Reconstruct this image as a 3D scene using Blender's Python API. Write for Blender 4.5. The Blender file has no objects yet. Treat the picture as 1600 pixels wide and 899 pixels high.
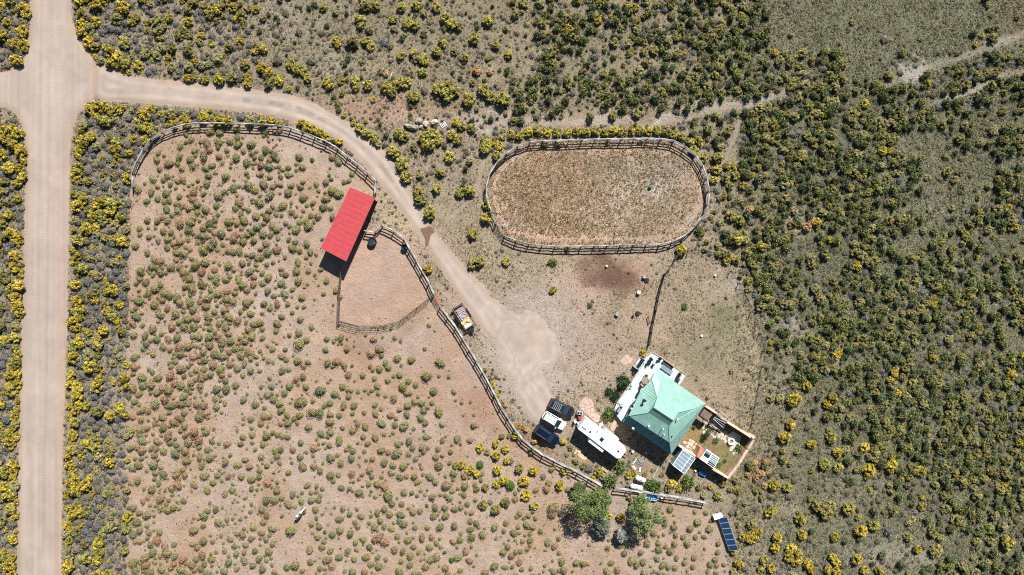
import bpy, bmesh, math, random
import numpy as np
from mathutils import Vector, Matrix

random.seed(7); rng = np.random.default_rng(7)
scene = bpy.context.scene
COL = scene.collection
S = 0.11                      # metres on the ground per photo pixel
HC = 800 * S / (18.0 / 24.0)  # height of the drone, 24 mm lens on a 36 mm sensor

# ---------------------------------------------------------------- camera
cam = bpy.data.cameras.new('camera'); cam.lens = 24; cam.sensor_width = 36
cam.clip_start = 1; cam.clip_end = 8000
camo = bpy.data.objects.new('camera', cam); COL.objects.link(camo)
camo.location = (0, 0, HC); camo.rotation_euler = (0, 0, 0)
scene.camera = camo

# ---------------------------------------------------------------- sky, sun, exposure
SUN_EL, SUN_AZ = math.radians(44), math.radians(22)
wd = bpy.data.worlds.new("World"); scene.world = wd; wd.use_nodes = True
wn = wd.node_tree; wn.nodes.clear()
sky = wn.nodes.new('ShaderNodeTexSky'); sky.sky_type = 'NISHITA'; sky.sun_disc = False
sky.sun_elevation = SUN_EL; sky.sun_rotation = SUN_AZ; sky.altitude = 2000
bg = wn.nodes.new('ShaderNodeBackground'); bg.inputs[1].default_value = 0.05
wo = wn.nodes.new('ShaderNodeOutputWorld')
wn.links.new(sky.outputs[0], bg.inputs[0]); wn.links.new(bg.outputs[0], wo.inputs[0])
sl = bpy.data.lights.new('sun', 'SUN'); sl.energy = 5.0; sl.angle = math.radians(0.5); sl.color = (1.0, 0.97, 0.935)
slo = bpy.data.objects.new('sun', sl); COL.objects.link(slo)
sd = Vector((math.sin(SUN_AZ) * math.cos(SUN_EL), math.cos(SUN_AZ) * math.cos(SUN_EL), math.sin(SUN_EL)))
slo.rotation_euler = (-sd).to_track_quat('-Z', 'Y').to_euler(); slo.location = sd * 200
vs = scene.view_settings
vs.view_transform = 'Standard'; vs.look = 'None'; vs.gamma = 1; vs.use_curve_mapping = False; vs.exposure = 0.8
scene.cycles.max_bounces = 4; scene.cycles.diffuse_bounces = 2; scene.cycles.glossy_bounces = 2
scene.cycles.transparent_max_bounces = 4; scene.cycles.use_denoising = False; scene.cycles.filter_width = 1.1

def W(px, py, h=0.0):
    """the place of a point the photo shows at pixel px, py when it stands h metres above the ground"""
    k = S * (1 - h / HC)
    return Vector(((px - 800) * k, (449.5 - py) * k, h))
def lin(c):
    c = np.asarray(c, float) / 255.0
    return np.where(c <= 0.04045, c / 12.92, ((c + 0.055) / 1.055) ** 2.4)
def alb(r, g, b, f=1.8):     # sunlit display colour -> base colour
    return tuple(np.clip(lin((r, g, b)) / f, 0, 0.85))

# ---------------------------------------------------------------- materials
def new_mat(name):
    m = bpy.data.materials.new(name); m.use_nodes = True
    nt = m.node_tree; b = nt.nodes['Principled BSDF']
    return m, nt, b
def mat(name, col, rough=0.8, metal=0.0, var=0.12, scale=3.0, bump=0.0, spec=0.3, coat=0.0, stretch=None, rnd=0.0):
    """a colour with procedural grain and wear"""
    m, nt, b = new_mat(name)
    tc = nt.nodes.new('ShaderNodeTexCoord'); n1 = nt.nodes.new('ShaderNodeTexNoise')
    n1.inputs['Scale'].default_value = scale; n1.inputs['Detail'].default_value = 6
    src = tc.outputs['Object']
    if stretch:
        mp = nt.nodes.new('ShaderNodeMapping'); mp.inputs['Scale'].default_value = stretch
        nt.links.new(src, mp.inputs[0]); src = mp.outputs[0]
    nt.links.new(src, n1.inputs['Vector'])
    mr = nt.nodes.new('ShaderNodeMapRange'); mr.inputs[1].default_value = .3; mr.inputs[2].default_value = .7
    mr.inputs[3].default_value = 1 - var; mr.inputs[4].default_value = 1 + var
    nt.links.new(n1.outputs[0], mr.inputs[0])
    vm = nt.nodes.new('ShaderNodeVectorMath'); vm.operation = 'SCALE'; vm.inputs[0].default_value = col
    if rnd:
        oi = nt.nodes.new('ShaderNodeObjectInfo'); r1 = nt.nodes.new('ShaderNodeMapRange'); r1.inputs[3].default_value = 1 - rnd; r1.inputs[4].default_value = 1 + rnd * .6; nt.links.new(oi.outputs['Random'], r1.inputs[0])
        mm = nt.nodes.new('ShaderNodeMath'); mm.operation = 'MULTIPLY'; nt.links.new(r1.outputs[0], mm.inputs[0]); nt.links.new(mr.outputs[0], mm.inputs[1]); mr = mm
    nt.links.new(mr.outputs[0], vm.inputs['Scale']); nt.links.new(vm.outputs[0], b.inputs['Base Color'])
    b.inputs['Roughness'].default_value = rough; b.inputs['Metallic'].default_value = metal
    b.inputs['Specular IOR Level'].default_value = spec; b.inputs['Coat Weight'].default_value = coat
    if bump:
        bp = nt.nodes.new('ShaderNodeBump'); bp.inputs['Strength'].default_value = bump; bp.inputs['Distance'].default_value = .05
        nt.links.new(n1.outputs[0], bp.inputs['Height']); nt.links.new(bp.outputs[0], b.inputs['Normal'])
    return m
M = {}
M['rail'] = mat('weathered_rail', (.31, .30, .29), .85, var=.45, scale=2.2, bump=.3, rnd=.5)
M['post'] = mat('creosoted_post', (.075, .055, .045), .9, var=.3, scale=5, bump=.3)
M['pipe'] = mat('brown_pipe', (.10, .06, .045), .6, var=.2)
M['wire'] = mat('dark_wire', (.07, .065, .06), .6)
M['redroof'] = mat('red_roof_metal', alb(230, 90, 96, 1.9), .55, var=.10, scale=1.6, spec=.3)
M['redtrim'] = mat('red_trim', alb(190, 60, 62), .5)
M['barnwall'] = mat('barn_board', (.16, .11, .08), .9, var=.3, scale=3, bump=.3)
M['teal'] = mat('teal_roof_metal', (.205, .36, .30), .42, var=.12, scale=1.3, spec=.35)
M['tealtrim'] = mat('teal_ridge_cap', (.20, .345, .29), .45, spec=.4)
M['stucco'] = mat('stucco', (.52, .40, .30), .9, var=.1, scale=2, bump=.2)
M['adobe'] = mat('adobe', (.50, .35, .26), .95, var=.14, scale=1.5, bump=.3)
M['adobetop'] = mat('adobe_cap', (.62, .47, .37), .95, var=.12, scale=2, bump=.3)
M['deck'] = mat('pale_deck', (.46, .53, .55), .7, var=.05, scale=1.0)
M['decktrim'] = mat('deck_trim', (.42, .26, .20), .85, var=.2)
M['white'] = mat('white_paint', (.80, .80, .79), .4, var=.03, spec=.4)
M['rvroof'] = mat('rv_roof', (.80, .80, .80), .6, var=.03, scale=1)
M['cream'] = mat('cream', (.68, .62, .5), .7)
M['black'] = mat('black_plastic', (.015, .015, .017), .5)
M['rubber'] = mat('rubber', (.02, .02, .02), .85)
M['glass'] = mat('dark_glass', (.012, .03, .035), .08, var=.02, spec=.7)
M['ghglass'] = mat('greenhouse_glass', (.20, .27, .30), .15, var=.12, scale=1, spec=.6)
M['navy'] = mat('navy_paint', (.004, .008, .024), .22, var=.02, spec=.6, coat=.6)
M['charcoal'] = mat('charcoal_paint', (.012, .014, .022), .25, var=.02, spec=.6, coat=.6)
M['carwhite'] = mat('white_car_paint', (.78, .78, .77), .25, var=.02, spec=.5, coat=.6)
M['chrome'] = mat('bare_metal', (.55, .55, .56), .3, metal=.8)
M['galv'] = mat('galvanised', (.38, .39, .40), .45, metal=.5, var=.15)
M['lampglass'] = mat('lamp_glass', (.6, .6, .62), .15, spec=.6)
M['redlamp'] = mat('red_lamp', (.35, .02, .02), .25)
M['solar'] = mat('solar_cell', (.02, .055, .14), .22, var=.08, scale=4, spec=.6)
M['frame'] = mat('aluminium', (.6, .61, .62), .4, metal=.4)
M['blue'] = mat('blue_plastic', (.07, .22, .55), .45, var=.08)
M['sack'] = mat('pale_sack', (.5, .46, .4), .8)
M['paleblue'] = mat('pale_blue_plastic', (.25, .45, .66), .45, var=.12)
M['pink'] = mat('pink_flagstone', (.46, .32, .26), .9, var=.14, scale=2.5, bump=.3)
M['stone'] = mat('pale_stone', (.47, .40, .30), .9, var=.2, scale=3, bump=.4)
M['rock'] = mat('grey_rock', (.31, .27, .22), .95, var=.25, scale=2, bump=.6)
M['concrete'] = mat('concrete', (.46, .42, .37), .9, var=.1, scale=3)
M['rust'] = mat('rusty_sheet', (.45, .19, .10), .85, var=.25, scale=3)
M['wood'] = mat('new_wood', (.52, .38, .22), .8, var=.2, scale=4)
M['oldwood'] = mat('old_wood', (.26, .20, .15), .9, var=.3, scale=4)
M['plyyellow'] = mat('yellow_ply', (.62, .42, .15), .8, var=.2)
M['junk'] = mat('grey_rubble', (.30, .25, .25), .9, var=.5, scale=9, bump=.6)
M['water'] = mat('tank_water', (.03, .035, .035), .05, spec=.7)
M['bark'] = mat('bark', (.15, .12, .09), .95, var=.3, bump=.5)
M['green'] = mat('green_rubber', (.02, .18, .12), .5)
M['red'] = mat('red_paint', (.45, .05, .05), .5)
M['mudwater'] = mat('mud', (.16, .095, .06), .35, var=.15, scale=2, spec=.5)

# ---------------------------------------------------------------- mesh builder
class MB:
    def __init__(s): s.v = []; s.f = []
    def add(s, vs, fs):
        o = len(s.v); s.v += [tuple(v) for v in vs]; s.f += [tuple(i + o for i in f) for f in fs]; return s
    def box(s, cx, cy, cz, sx, sy, sz, rz=0.0):
        c, n = math.cos(rz), math.sin(rz); P = []
        for dz in (-.5, .5):
            for dx, dy in ((-.5, -.5), (.5, -.5), (.5, .5), (-.5, .5)):
                x, y = dx * sx, dy * sy; P.append((cx + x * c - y * n, cy + x * n + y * c, cz + dz * sz))
        return s.add(P, [(3, 2, 1, 0), (4, 5, 6, 7), (0, 1, 5, 4), (1, 2, 6, 5), (2, 3, 7, 6), (3, 0, 4, 7)])
    def prism(s, top, bot):
        n = len(top); v = list(bot) + list(top)
        f = [tuple(range(n, 2 * n)), tuple(reversed(range(n)))] + [(i, (i + 1) % n, n + (i + 1) % n, n + i) for i in range(n)]
        return s.add(v, f)
    def tube(s, a, b, ra, rb=None, n=8, cap=True):
        rb = ra if rb is None else rb; a = Vector(a); b = Vector(b); d = (b - a)
        if d.length < 1e-6: return s
        q = d.to_track_quat('Z', 'Y'); v = []
        for p, r in ((a, ra), (b, rb)):
            for i in range(n):
                t = 2 * math.pi * i / n; v.append(p + q @ Vector((math.cos(t) * r, math.sin(t) * r, 0)))
        f = [(i, (i + 1) % n, n + (i + 1) % n, n + i) for i in range(n)]
        if cap: f += [tuple(reversed(range(n))), tuple(range(n, 2 * n))]
        return s.add(v, f)
    def lathe(s, prof, n=16, o=(0, 0, 0)):
        v = []
        for r, z in prof:
            for i in range(n):
                t = 2 * math.pi * i / n; v.append((o[0] + r * math.cos(t), o[1] + r * math.sin(t), o[2] + z))
        f = []
        for k in range(len(prof) - 1):
            for i in range(n):
                f.append((k * n + i, k * n + (i + 1) % n, (k + 1) * n + (i + 1) % n, (k + 1) * n + i))
        if prof[0][0] > 0: f.append(tuple(reversed(range(n))))
        if prof[-1][0] > 0: f.append(tuple(range((len(prof) - 1) * n, len(prof) * n)))
        return s.add(v, f)
    def loft(s, rings):
        n = len(rings[0]); v = [p for r in rings for p in r]; f = []
        for k in range(len(rings) - 1):
            for i in range(n): f.append((k * n + i, k * n + (i + 1) % n, (k + 1) * n + (i + 1) % n, (k + 1) * n + i))
        f += [tuple(reversed(range(n))), tuple(range((len(rings) - 1) * n, len(rings) * n))]
        return s.add(v, f)
    def mesh(s, name, m, smooth=False):
        me = bpy.data.meshes.new(name); me.from_pydata(s.v, [], s.f)
        if m: me.materials.append(m)
        if smooth: me.polygons.foreach_set('use_smooth', [True] * len(me.polygons))
        bm = bmesh.new(); bm.from_mesh(me); bmesh.ops.recalc_face_normals(bm, faces=bm.faces); bm.to_mesh(me); bm.free()
        return me
    def build(s, name, m, parent=None, smooth=False, bevel=0.0, loc=None):
        return link(name, s.mesh(name, m, smooth), parent, bevel, loc)
def link(name, me, parent=None, bevel=0.0, loc=None):
    o = bpy.data.objects.new(name, me); COL.objects.link(o); o.parent = parent
    if loc is not None: o.location = loc
    if bevel:
        b = o.modifiers.new('b', 'BEVEL'); b.width = bevel; b.segments = 2; b.limit_method = 'ANGLE'
    return o
def tag(o, label=None, cat=None, group=None, kind=None):
    if label: o['label'] = label
    if cat: o['category'] = cat
    if group: o['group'] = group
    if kind: o['kind'] = kind
    return o
def empty(name, loc, rz=0.0, label=None, cat=None, group=None):
    o = bpy.data.objects.new(name, None); COL.objects.link(o); o.location = loc; o.rotation_euler = (0, 0, rz)
    o.empty_display_size = .3
    return tag(o, label, cat, group)
def rel(base, *pts): return [Vector(p) - Vector(base) for p in pts]

# ---------------------------------------------------------------- noise and outlines (numpy)
def vnoise(x, y, seed=0):
    xi = np.floor(x).astype(np.int64); yi = np.floor(y).astype(np.int64); fx = x - xi; fy = y - yi
    fx = fx * fx * (3 - 2 * fx); fy = fy * fy * (3 - 2 * fy)
    def h(a, b):
        n = (a * 374761393 + b * 668265263 + seed * 1442695041) & 0xFFFFFFFF
        n = ((n ^ (n >> 13)) * 1274126177) & 0xFFFFFFFF
        return ((n ^ (n >> 16)) & 0xFFFF) / 65535.0
    return (h(xi, yi) * (1 - fx) + h(xi + 1, yi) * fx) * (1 - fy) + (h(xi, yi + 1) * (1 - fx) + h(xi + 1, yi + 1) * fx) * fy
def fbm(x, y, seed=0, o=4):
    s = 0; a = .5; t = 0
    for k in range(o): s = s + a * vnoise(x * 2 ** k, y * 2 ** k, seed + k); t += a; a *= .5
    return s / t
def chaikin(P, n=2, closed=True):
    P = np.array(P, float)
    for _ in range(n):
        Q = np.roll(P, -1, 0); P = np.stack([P * .75 + Q * .25, P * .25 + Q * .75], 1).reshape(-1, 2)
    return P
def sdf(px, py, poly):
    """signed distance in photo pixels, negative inside"""
    px = np.asarray(px, float); py = np.asarray(py, float); P = np.array(poly, float); d = np.full(px.shape, 1e12); ins = np.zeros(px.shape, bool)
    for i in range(len(P)):
        a = P[i]; b = P[(i + 1) % len(P)]; e = b - a; L = e @ e
        if L < 1e-9: continue
        t = np.clip(((px - a[0]) * e[0] + (py - a[1]) * e[1]) / L, 0, 1)
        d = np.minimum(d, (px - a[0] - t * e[0]) ** 2 + (py - a[1] - t * e[1]) ** 2)
        if a[1] != b[1]:
            c = ((a[1] > py) != (b[1] > py)) & (px < (b[0] - a[0]) * (py - a[1]) / (b[1] - a[1]) + a[0]); ins ^= c
    d = np.sqrt(d); return np.where(ins, -d, d)
def sstep(a, b, x): t = np.clip((x - a) / (b - a), 0, 1); return t * t * (3 - 2 * t)

ROAD = [(52,-400),(50,0),(48,40),(44,80),(34,103),(0,118),(-400,125),(-400,158),(0,162),(22,172),(38,195),(44,240),(40,330),(38,450),(33,600),(31,700),(28,899),(14,1400),
        (80,1400),(94,899),(97,700),(101,600),(105,450),(107,330),(108,240),(113,195),(124,168),(150,153),(150,98),(128,74),(114,48),(108,0),(104,-400)]
DRIVE = [(146,96),(185,115),(215,122),(300,130),(400,141),(455,148),(500,165),(540,190),(575,215),(600,237),(622,265),(652,320),(680,365),(710,400),(745,440),(788,477),(812,486),(842,490),(862,506),(871,528),(876,550),(866,568),(850,582),(856,604),(868,622),(882,644),(864,666),(838,662),(815,635),(792,590),(772,545),(746,500),(716,460),(690,420),(668,385),(640,345),(610,305),(575,262),(540,226),(500,203),(440,182),(380,172),(280,165),(200,157),(146,158)]
ROADc = chaikin(ROAD, 2); DRIVEc = chaikin(DRIVE, 2)
def drive_d(px, py):    # the turning place has a ragged, feathered edge
    w = sstep(735, 790, px) * sstep(440, 470, py) * sstep(640, 600, py); return sdf(px, py, DRIVEc) + ((fbm(px / 16, py / 16, 301, 3) - .5) * 30 + 3) * w
PADDOCK = [(196,1100),(198,899),(196,700),(200,500),(203,300),(206,290),(207,270),(214,250),(230,224),(262,204),(300,193),(400,195),(457,201),(510,222),(555,254),(588,286),(584,303),(545,296),(502,392),(528,430),(528,508),(557,517),(593,517),(626,508),(668,472),(687,482),(712,515),(735,552),(760,594),(785,645),(810,683),(862,721),(907,743),(940,762),(1012,773),(1104,789),(1128,840),(1140,899),(1150,1100)]
PEN = [(530,430),(545,400),(571,362),(591,351),(629,370),(650,407),(672,450),(668,470),(624,503),(591,511),(557,511),(529,501)]
OVAL = [(757,300),(765,272),(782,248),(797,235),(818,225),(839,221),(920,219),(1025,217),(1055,221),(1075,233),(1092,248),(1102,267),(1107,288),(1108,308),(1104,330),(1092,348),(1077,365),(1057,377),(1032,383),(905,386),(862,386),(825,382),(800,375),(788,369),(775,350),(761,314)]
YARD = [(700,440),(745,440),(700,385),(660,320),(690,300),(755,290),(765,340),(785,375),(820,388),(1060,390),(1075,395),(1135,405),(1180,480),(1195,580),(1180,680),(1130,640),(1100,600),(1030,560),(1000,640),(960,660),(900,640),(880,620),(870,560),(850,490),(788,478)]
PATHS = [[(850,192),(930,190),(990,186),(1050,189),(1110,172),(1180,160),(1225,145)],[(1385,132),(1430,112),(1480,97),(1540,76),(1602,52)],[(1455,160),(1500,148),(1555,122),(1605,108)],[(1105,275),(1135,250),(1150,205),(1160,180)],[(700,345),(745,300),(765,200),(800,178),(850,192)]]
PW_ = [4, 4.5, 3, 1.5, 2]
def path_d(px, py):
    d = np.full(np.shape(px), 1e9)
    for P, w in zip(PATHS, PW_):
        for i in range(len(P) - 1):
            a = np.array(P[i], float); e = np.array(P[i + 1], float) - a; t = np.clip(((px - a[0]) * e[0] + (py - a[1]) * e[1]) / (e @ e), 0, 1)
            d = np.minimum(d, np.hypot(px - a[0] - t * e[0], py - a[1] - t * e[1]) - w)
    return d
GARDEN = [(1103,635),(1176,684),(1178,690),(1137,747),(1060,697)]
# ---------------------------------------------------------------- the ground
FARX = [160,170,190,230,300,450,700,1200,2200,3500]
def axis(lo, hi, step):
    core = list(np.arange(lo, hi + step * .5, step)); off = [1, 2.5, 5, 9, 16, 30, 60, 120, 300, 700, 1500, 2800]
    return np.array([lo - o for o in reversed(off)] + core + [hi + o for o in off])
STEP = 0.36
GX = axis(-100.0, 100.0, STEP); GY = axis(-61.0, 61.0, STEP)
gx, gy = np.meshgrid(GX, GY); nx_, ny_ = len(GX), len(GY)
gpx = gx / S + 800; gpy = 449.5 - gy / S
D_ROAD = sdf(gpx, gpy, ROADc); D_DRIVE = drive_d(gpx, gpy)

BLOBS = [  # cx, cy, rx, ry, tilt, colour, strength: bare, burnt, dry and green patches of the real ground
 (900,455,60,38,0,(208,172,146),.95),(1000,420,26,30,20,(205,160,130),.9),(955,434,46,26,10,(138,98,78),.95),(945,410,40,14,0,(140,100,78),.85),(1010,500,40,40,0,(205,172,140),.8),
 (835,535,90,105,0,(204,184,166),1.0),(835,535,60,85,0,(204,184,166),1.0),(850,640,50,30,30,(203,180,160),.8),(935,560,65,50,0,(200,170,147),.8),(600,165,80,20,15,(203,152,122),.8),(700,168,60,10,0,(196,140,110),.6),(560,175,60,16,20,(205,158,130),.7),
 (650,190,70,14,10,(200,165,140),.7),(770,185,50,18,0,(205,188,172),.8),(930,188,50,9,-5,(214,198,182),.9),(1040,185,60,7,-14,(212,196,178),.9),(1110,170,50,6,-25,(200,186,168),.7),
 (1190,155,40,8,-20,(205,192,178),.8),(1430,108,45,16,-10,(196,184,172),.9),(1520,140,60,9,-25,(190,180,168),.8),(1560,60,50,6,-20,(190,178,165),.6),(1420,165,12,10,0,(200,188,172),.7),
 (620,330,36,60,-35,(212,182,140),.8),(640,400,30,40,-35,(206,170,140),.7),(760,640,20,50,-35,(190,140,105),.6),(830,700,50,20,30,(190,140,100),.7),(700,470,20,30,-35,(206,170,145),.7),
 (1190,735,22,45,20,(200,148,100),.7),(1160,690,22,20,0,(185,150,110),.5),(1240,610,40,50,0,(176,160,138),.7),(1240,510,24,20,0,(190,178,165),.6),(1140,440,45,40,0,(188,170,145),.5),(1160,430,30,16,-50,(205,188,172),.6),
 (1240,350,50,22,-30,(185,160,135),.7),(1250,355,18,12,0,(210,160,120),.6),(1180,20,20,20,0,(170,140,115),.5),(1230,40,40,30,0,(160,135,108),.6),(1590,20,40,40,0,(140,110,75),.5),
 (440,30,60,40,20,(186,170,146),.6),(330,60,60,40,0,(190,168,146),.5),(520,100,70,30,10,(178,164,140),.6),(1128,30,50,25,0,(165,150,120),.3),(1130,500,30,20,0,(135,142,90),.5),(1070,570,50,40,0,(165,155,120),.3),
 (1110,545,60,50,30,(150,145,108),.35),(700,330,50,50,0,(180,165,128),.4),(1010,310,90,70,0,(196,178,154),.7),(1040,265,50,34,0,(176,166,146),.8),(960,268,44,20,0,(158,148,120),.7),(850,290,80,70,0,(184,146,114),.6),(1010,350,50,20,0,(168,140,110),.6),(905,320,40,24,0,(196,172,148),.6),(1035,300,18,18,0,(206,196,180),.7),
 (1300,560,30,20,0,(186,172,160),.6),(1460,320,30,30,0,(176,164,150),.6),(1530,330,30,14,0,(182,168,155),.5),(1330,760,60,50,30,(180,162,142),.5),(1390,870,90,30,0,(196,178,160),.6),(1240,800,30,15,20,(190,172,156),.6),
 (1470,240,60,40,0,(150,138,112),.5),(1560,200,50,20,0,(130,125,85),.5),(165,230,18,30,0,(186,158,136),.6),(175,380,14,50,0,(188,160,138),.6),(185,620,16,100,0,(185,165,142),.5),(150,540,14,30,0,(180,160,138),.4),
 (250,215,30,14,-30,(196,165,134),.7),(470,215,30,14,25,(206,184,170),.6),(430,460,30,30,0,(210,190,178),.5),(370,480,30,16,0,(206,182,165),.4),(490,680,40,100,10,(208,186,170),.4),
 (560,545,40,24,0,(188,146,116),.7),(650,500,34,12,-35,(190,148,116),.6),(560,465,60,30,0,(212,178,152),.5),(600,420,60,50,0,(214,178,152),.6),(480,400,24,40,20,(198,160,130),.6),(510,350,20,60,25,(205,178,156),.5),
 (700,590,50,60,-30,(200,156,128),.6),(740,640,30,50,-30,(200,152,124),.6),(600,740,60,20,0,(200,160,134),.5),(660,700,60,30,0,(202,162,140),.5),(720,780,50,30,0,(204,172,150),.4),(540,730,30,14,0,(198,160,134),.5),
 (440,860,70,30,0,(206,178,160),.4),(470,800,30,20,0,(210,190,176),.5),(1080,672,9,26,35,(184,146,92),.9),(1125,718,24,18,0,(152,152,92),.8),(1088,694,16,11,0,(206,184,150),.9),(1114,669,22,15,30,(208,190,158),.9),(1160,700,8,14,20,(170,150,100),.7),(1010,850,120,60,0,(202,172,150),.5),(930,690,30,40,0,(190,160,130),.4),(1090,775,40,14,10,(178,158,135),.5),(1140,800,22,30,0,(165,150,118),.5),
 (460,245,60,20,10,(204,182,166),.5),(540,280,40,20,0,(206,184,168),.4),(820,345,20,10,30,(212,190,178),.8),(792,355,14,9,30,(208,186,176),.8),(778,300,12,60,5,(210,170,145),.4),(800,260,26,10,-40,(212,178,152),.6),(1075,350,40,10,-35,(205,180,155),.5)]

def ground_colour(px, py):
    """display colour of the bare ground by place, and how strongly it is speckled"""
    n1 = fbm(px / 60, py / 60, 3); n2 = fbm(px / 14, py / 14, 9); n3 = fbm(px / 4.5, py / 4.5, 21, 3)
    qx = px + (fbm(px / 26, py / 26, 31) - .5) * 46; qy = py + (fbm(px / 26, py / 26, 37) - .5) * 46
    right = sstep(1090, 1280, qx + (qy - 450) * -.1)
    c = np.empty(px.shape + (3,))
    L = np.array((180, 161, 137.)); R = np.array((131, 130, 106.)); T = np.array((160, 148, 121.))
    c[:] = L; c += (R - L) * right[..., None]
    top = sstep(200, 130, qy) * sstep(200, 330, qx) * (1 - right); c += (T - c) * (top * .7)[..., None]
    strip = sstep(230, 190, qx) * sstep(-10, 30, qx); c += (np.array((160, 146, 130.)) - c) * (strip * .55)[..., None]
    spk = .55 + .25 * right
    dp = sdf(px, py, PADDOCK) + (fbm(px / 12, py / 12, 5) - .5) * 12 * (px < 215); w = sstep(4, -4, dp)
    PC = np.array((202, 176, 154.)) * (1 - .0) ; c += (PC - c) * w[..., None]; spk = spk * (1 - w) + .22 * w
    w3 = sstep(.5, .2, n1) * w * .5; c += (np.array((205, 184, 170.)) - c) * w3[..., None]; w2 = sstep(.45, .7, n1) * w * .75; c += (np.array((190, 159, 131.)) - c) * w2[..., None]
    dq = sdf(px, py, PEN); w = sstep(3, -3, dq); c += (np.array((206, 173, 150.)) - c) * w[..., None]; spk = spk * (1 - w) + .22 * w
    do = sdf(px, py, OVAL) ; w = sstep(2, -2, do); c += (np.array((196, 166, 140.)) - c) * w[..., None]; spk = spk * (1 - w) + 1.15 * w
    track = w * sstep(-19, -15, do + n2 * 4) * sstep(-7, -11, do + n2 * 4); c += (np.array((222, 190, 164.)) - c) * (track * .95)[..., None]; spk = spk * (1 - track * .6)
    dy = sdf(qx, qy, YARD); w = sstep(6, -6, dy); c += (np.array((186, 166, 140.)) - c) * (w * .9)[..., None]
    dg = sdf(px, py, GARDEN); w = sstep(1, -1, dg); c += (np.array((150, 132, 90.)) - c) * (w * .9)[..., None]
    for cx, cy, rx, ry, tl, col, st in BLOBS:
        t = math.radians(tl); dx = qx - cx; dy_ = qy - cy; u = (dx * math.cos(t) + dy_ * math.sin(t)) / rx; v = (-dx * math.sin(t) + dy_ * math.cos(t)) / ry
        w = st * np.clip(sstep(1.35, .3, np.sqrt(u * u + v * v)), 0, 1); cc = np.array(col, float); cc = cc + (cc.mean() - cc) * .22; c += (cc - c) * w[..., None]
    w = sstep(5, -3, path_d(px, py) + (n2 - .5) * 12) * np.where(px > 1300, .6, 1.0) * sstep(.2, .5, n1 + .1); c += (np.array((192, 177, 160.)) - c) * (w * .65)[..., None]; spk = spk * (1 - w * .5)
    # a worn earth shoulder along the roads
    de = np.minimum(D_ROAD if px.shape == D_ROAD.shape else sdf(px, py, ROADc), D_DRIVE if px.shape == D_DRIVE.shape else drive_d(px, py))
    w = sstep(6, 0, de + (n2 - .5) * 8); c += (np.array((206, 184, 164.)) - c) * (w * .85)[..., None]; spk = spk * (1 - w * .6)
    c *= (1 + (n1 - .5) * .10 + (n2 - .5) * .16 + (n3 - .5) * .14 * spk)[..., None]
    return c, spk

gc, gspk = ground_colour(gpx, gpy)
d_any = np.minimum(D_ROAD, D_DRIVE)
gz = (fbm(gx / 1.2, gy / 1.2, 51, 3) - .5) * .10 + (fbm(gx / 6, gy / 6, 57, 2) - .5) * .08
gz = np.where(d_any < 0, gz * .2 - .06 * sstep(0, -6, d_any), gz)
inf = (np.abs(gx) < 101) & (np.abs(gy) < 62); gz = np.where(inf, gz, gz * .3 - .03)
def grid_mesh(name, X, Y, Z, faces, cols=None, spk=None):
    me = bpy.data.meshes.new(name); V = np.stack([X, Y, Z], -1).reshape(-1, 3)
    used = np.unique(faces); mp = np.full(len(V), -1); mp[used] = np.arange(len(used)); V = V[used]; F = mp[faces]
    me.vertices.add(len(V)); me.vertices.foreach_set('co', V.astype(np.float32).ravel())
    me.loops.add(F.size); me.loops.foreach_set('vertex_index', F.astype(np.int32).ravel())
    me.polygons.add(len(F)); me.polygons.foreach_set('loop_start', np.arange(0, F.size, 4, dtype=np.int32)); me.polygons.foreach_set('loop_total', np.full(len(F), 4, np.int32))
    me.update(calc_edges=True); me.polygons.foreach_set('use_smooth', np.ones(len(F), bool))
    if cols is not None:
        a = me.attributes.new('earth', 'FLOAT_VECTOR', 'POINT'); a.data.foreach_set('vector', cols.reshape(-1, 3)[used].astype(np.float32).ravel())
        a = me.attributes.new('speck', 'FLOAT', 'POINT'); a.data.foreach_set('value', spk.reshape(-1)[used].astype(np.float32))
    return me
ii = (np.arange(ny_ - 1)[:, None] * nx_ + np.arange(nx_ - 1)[None]).ravel()
gfaces = np.stack([ii, ii + 1, ii + 1 + nx_, ii + nx_], 1)

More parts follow.
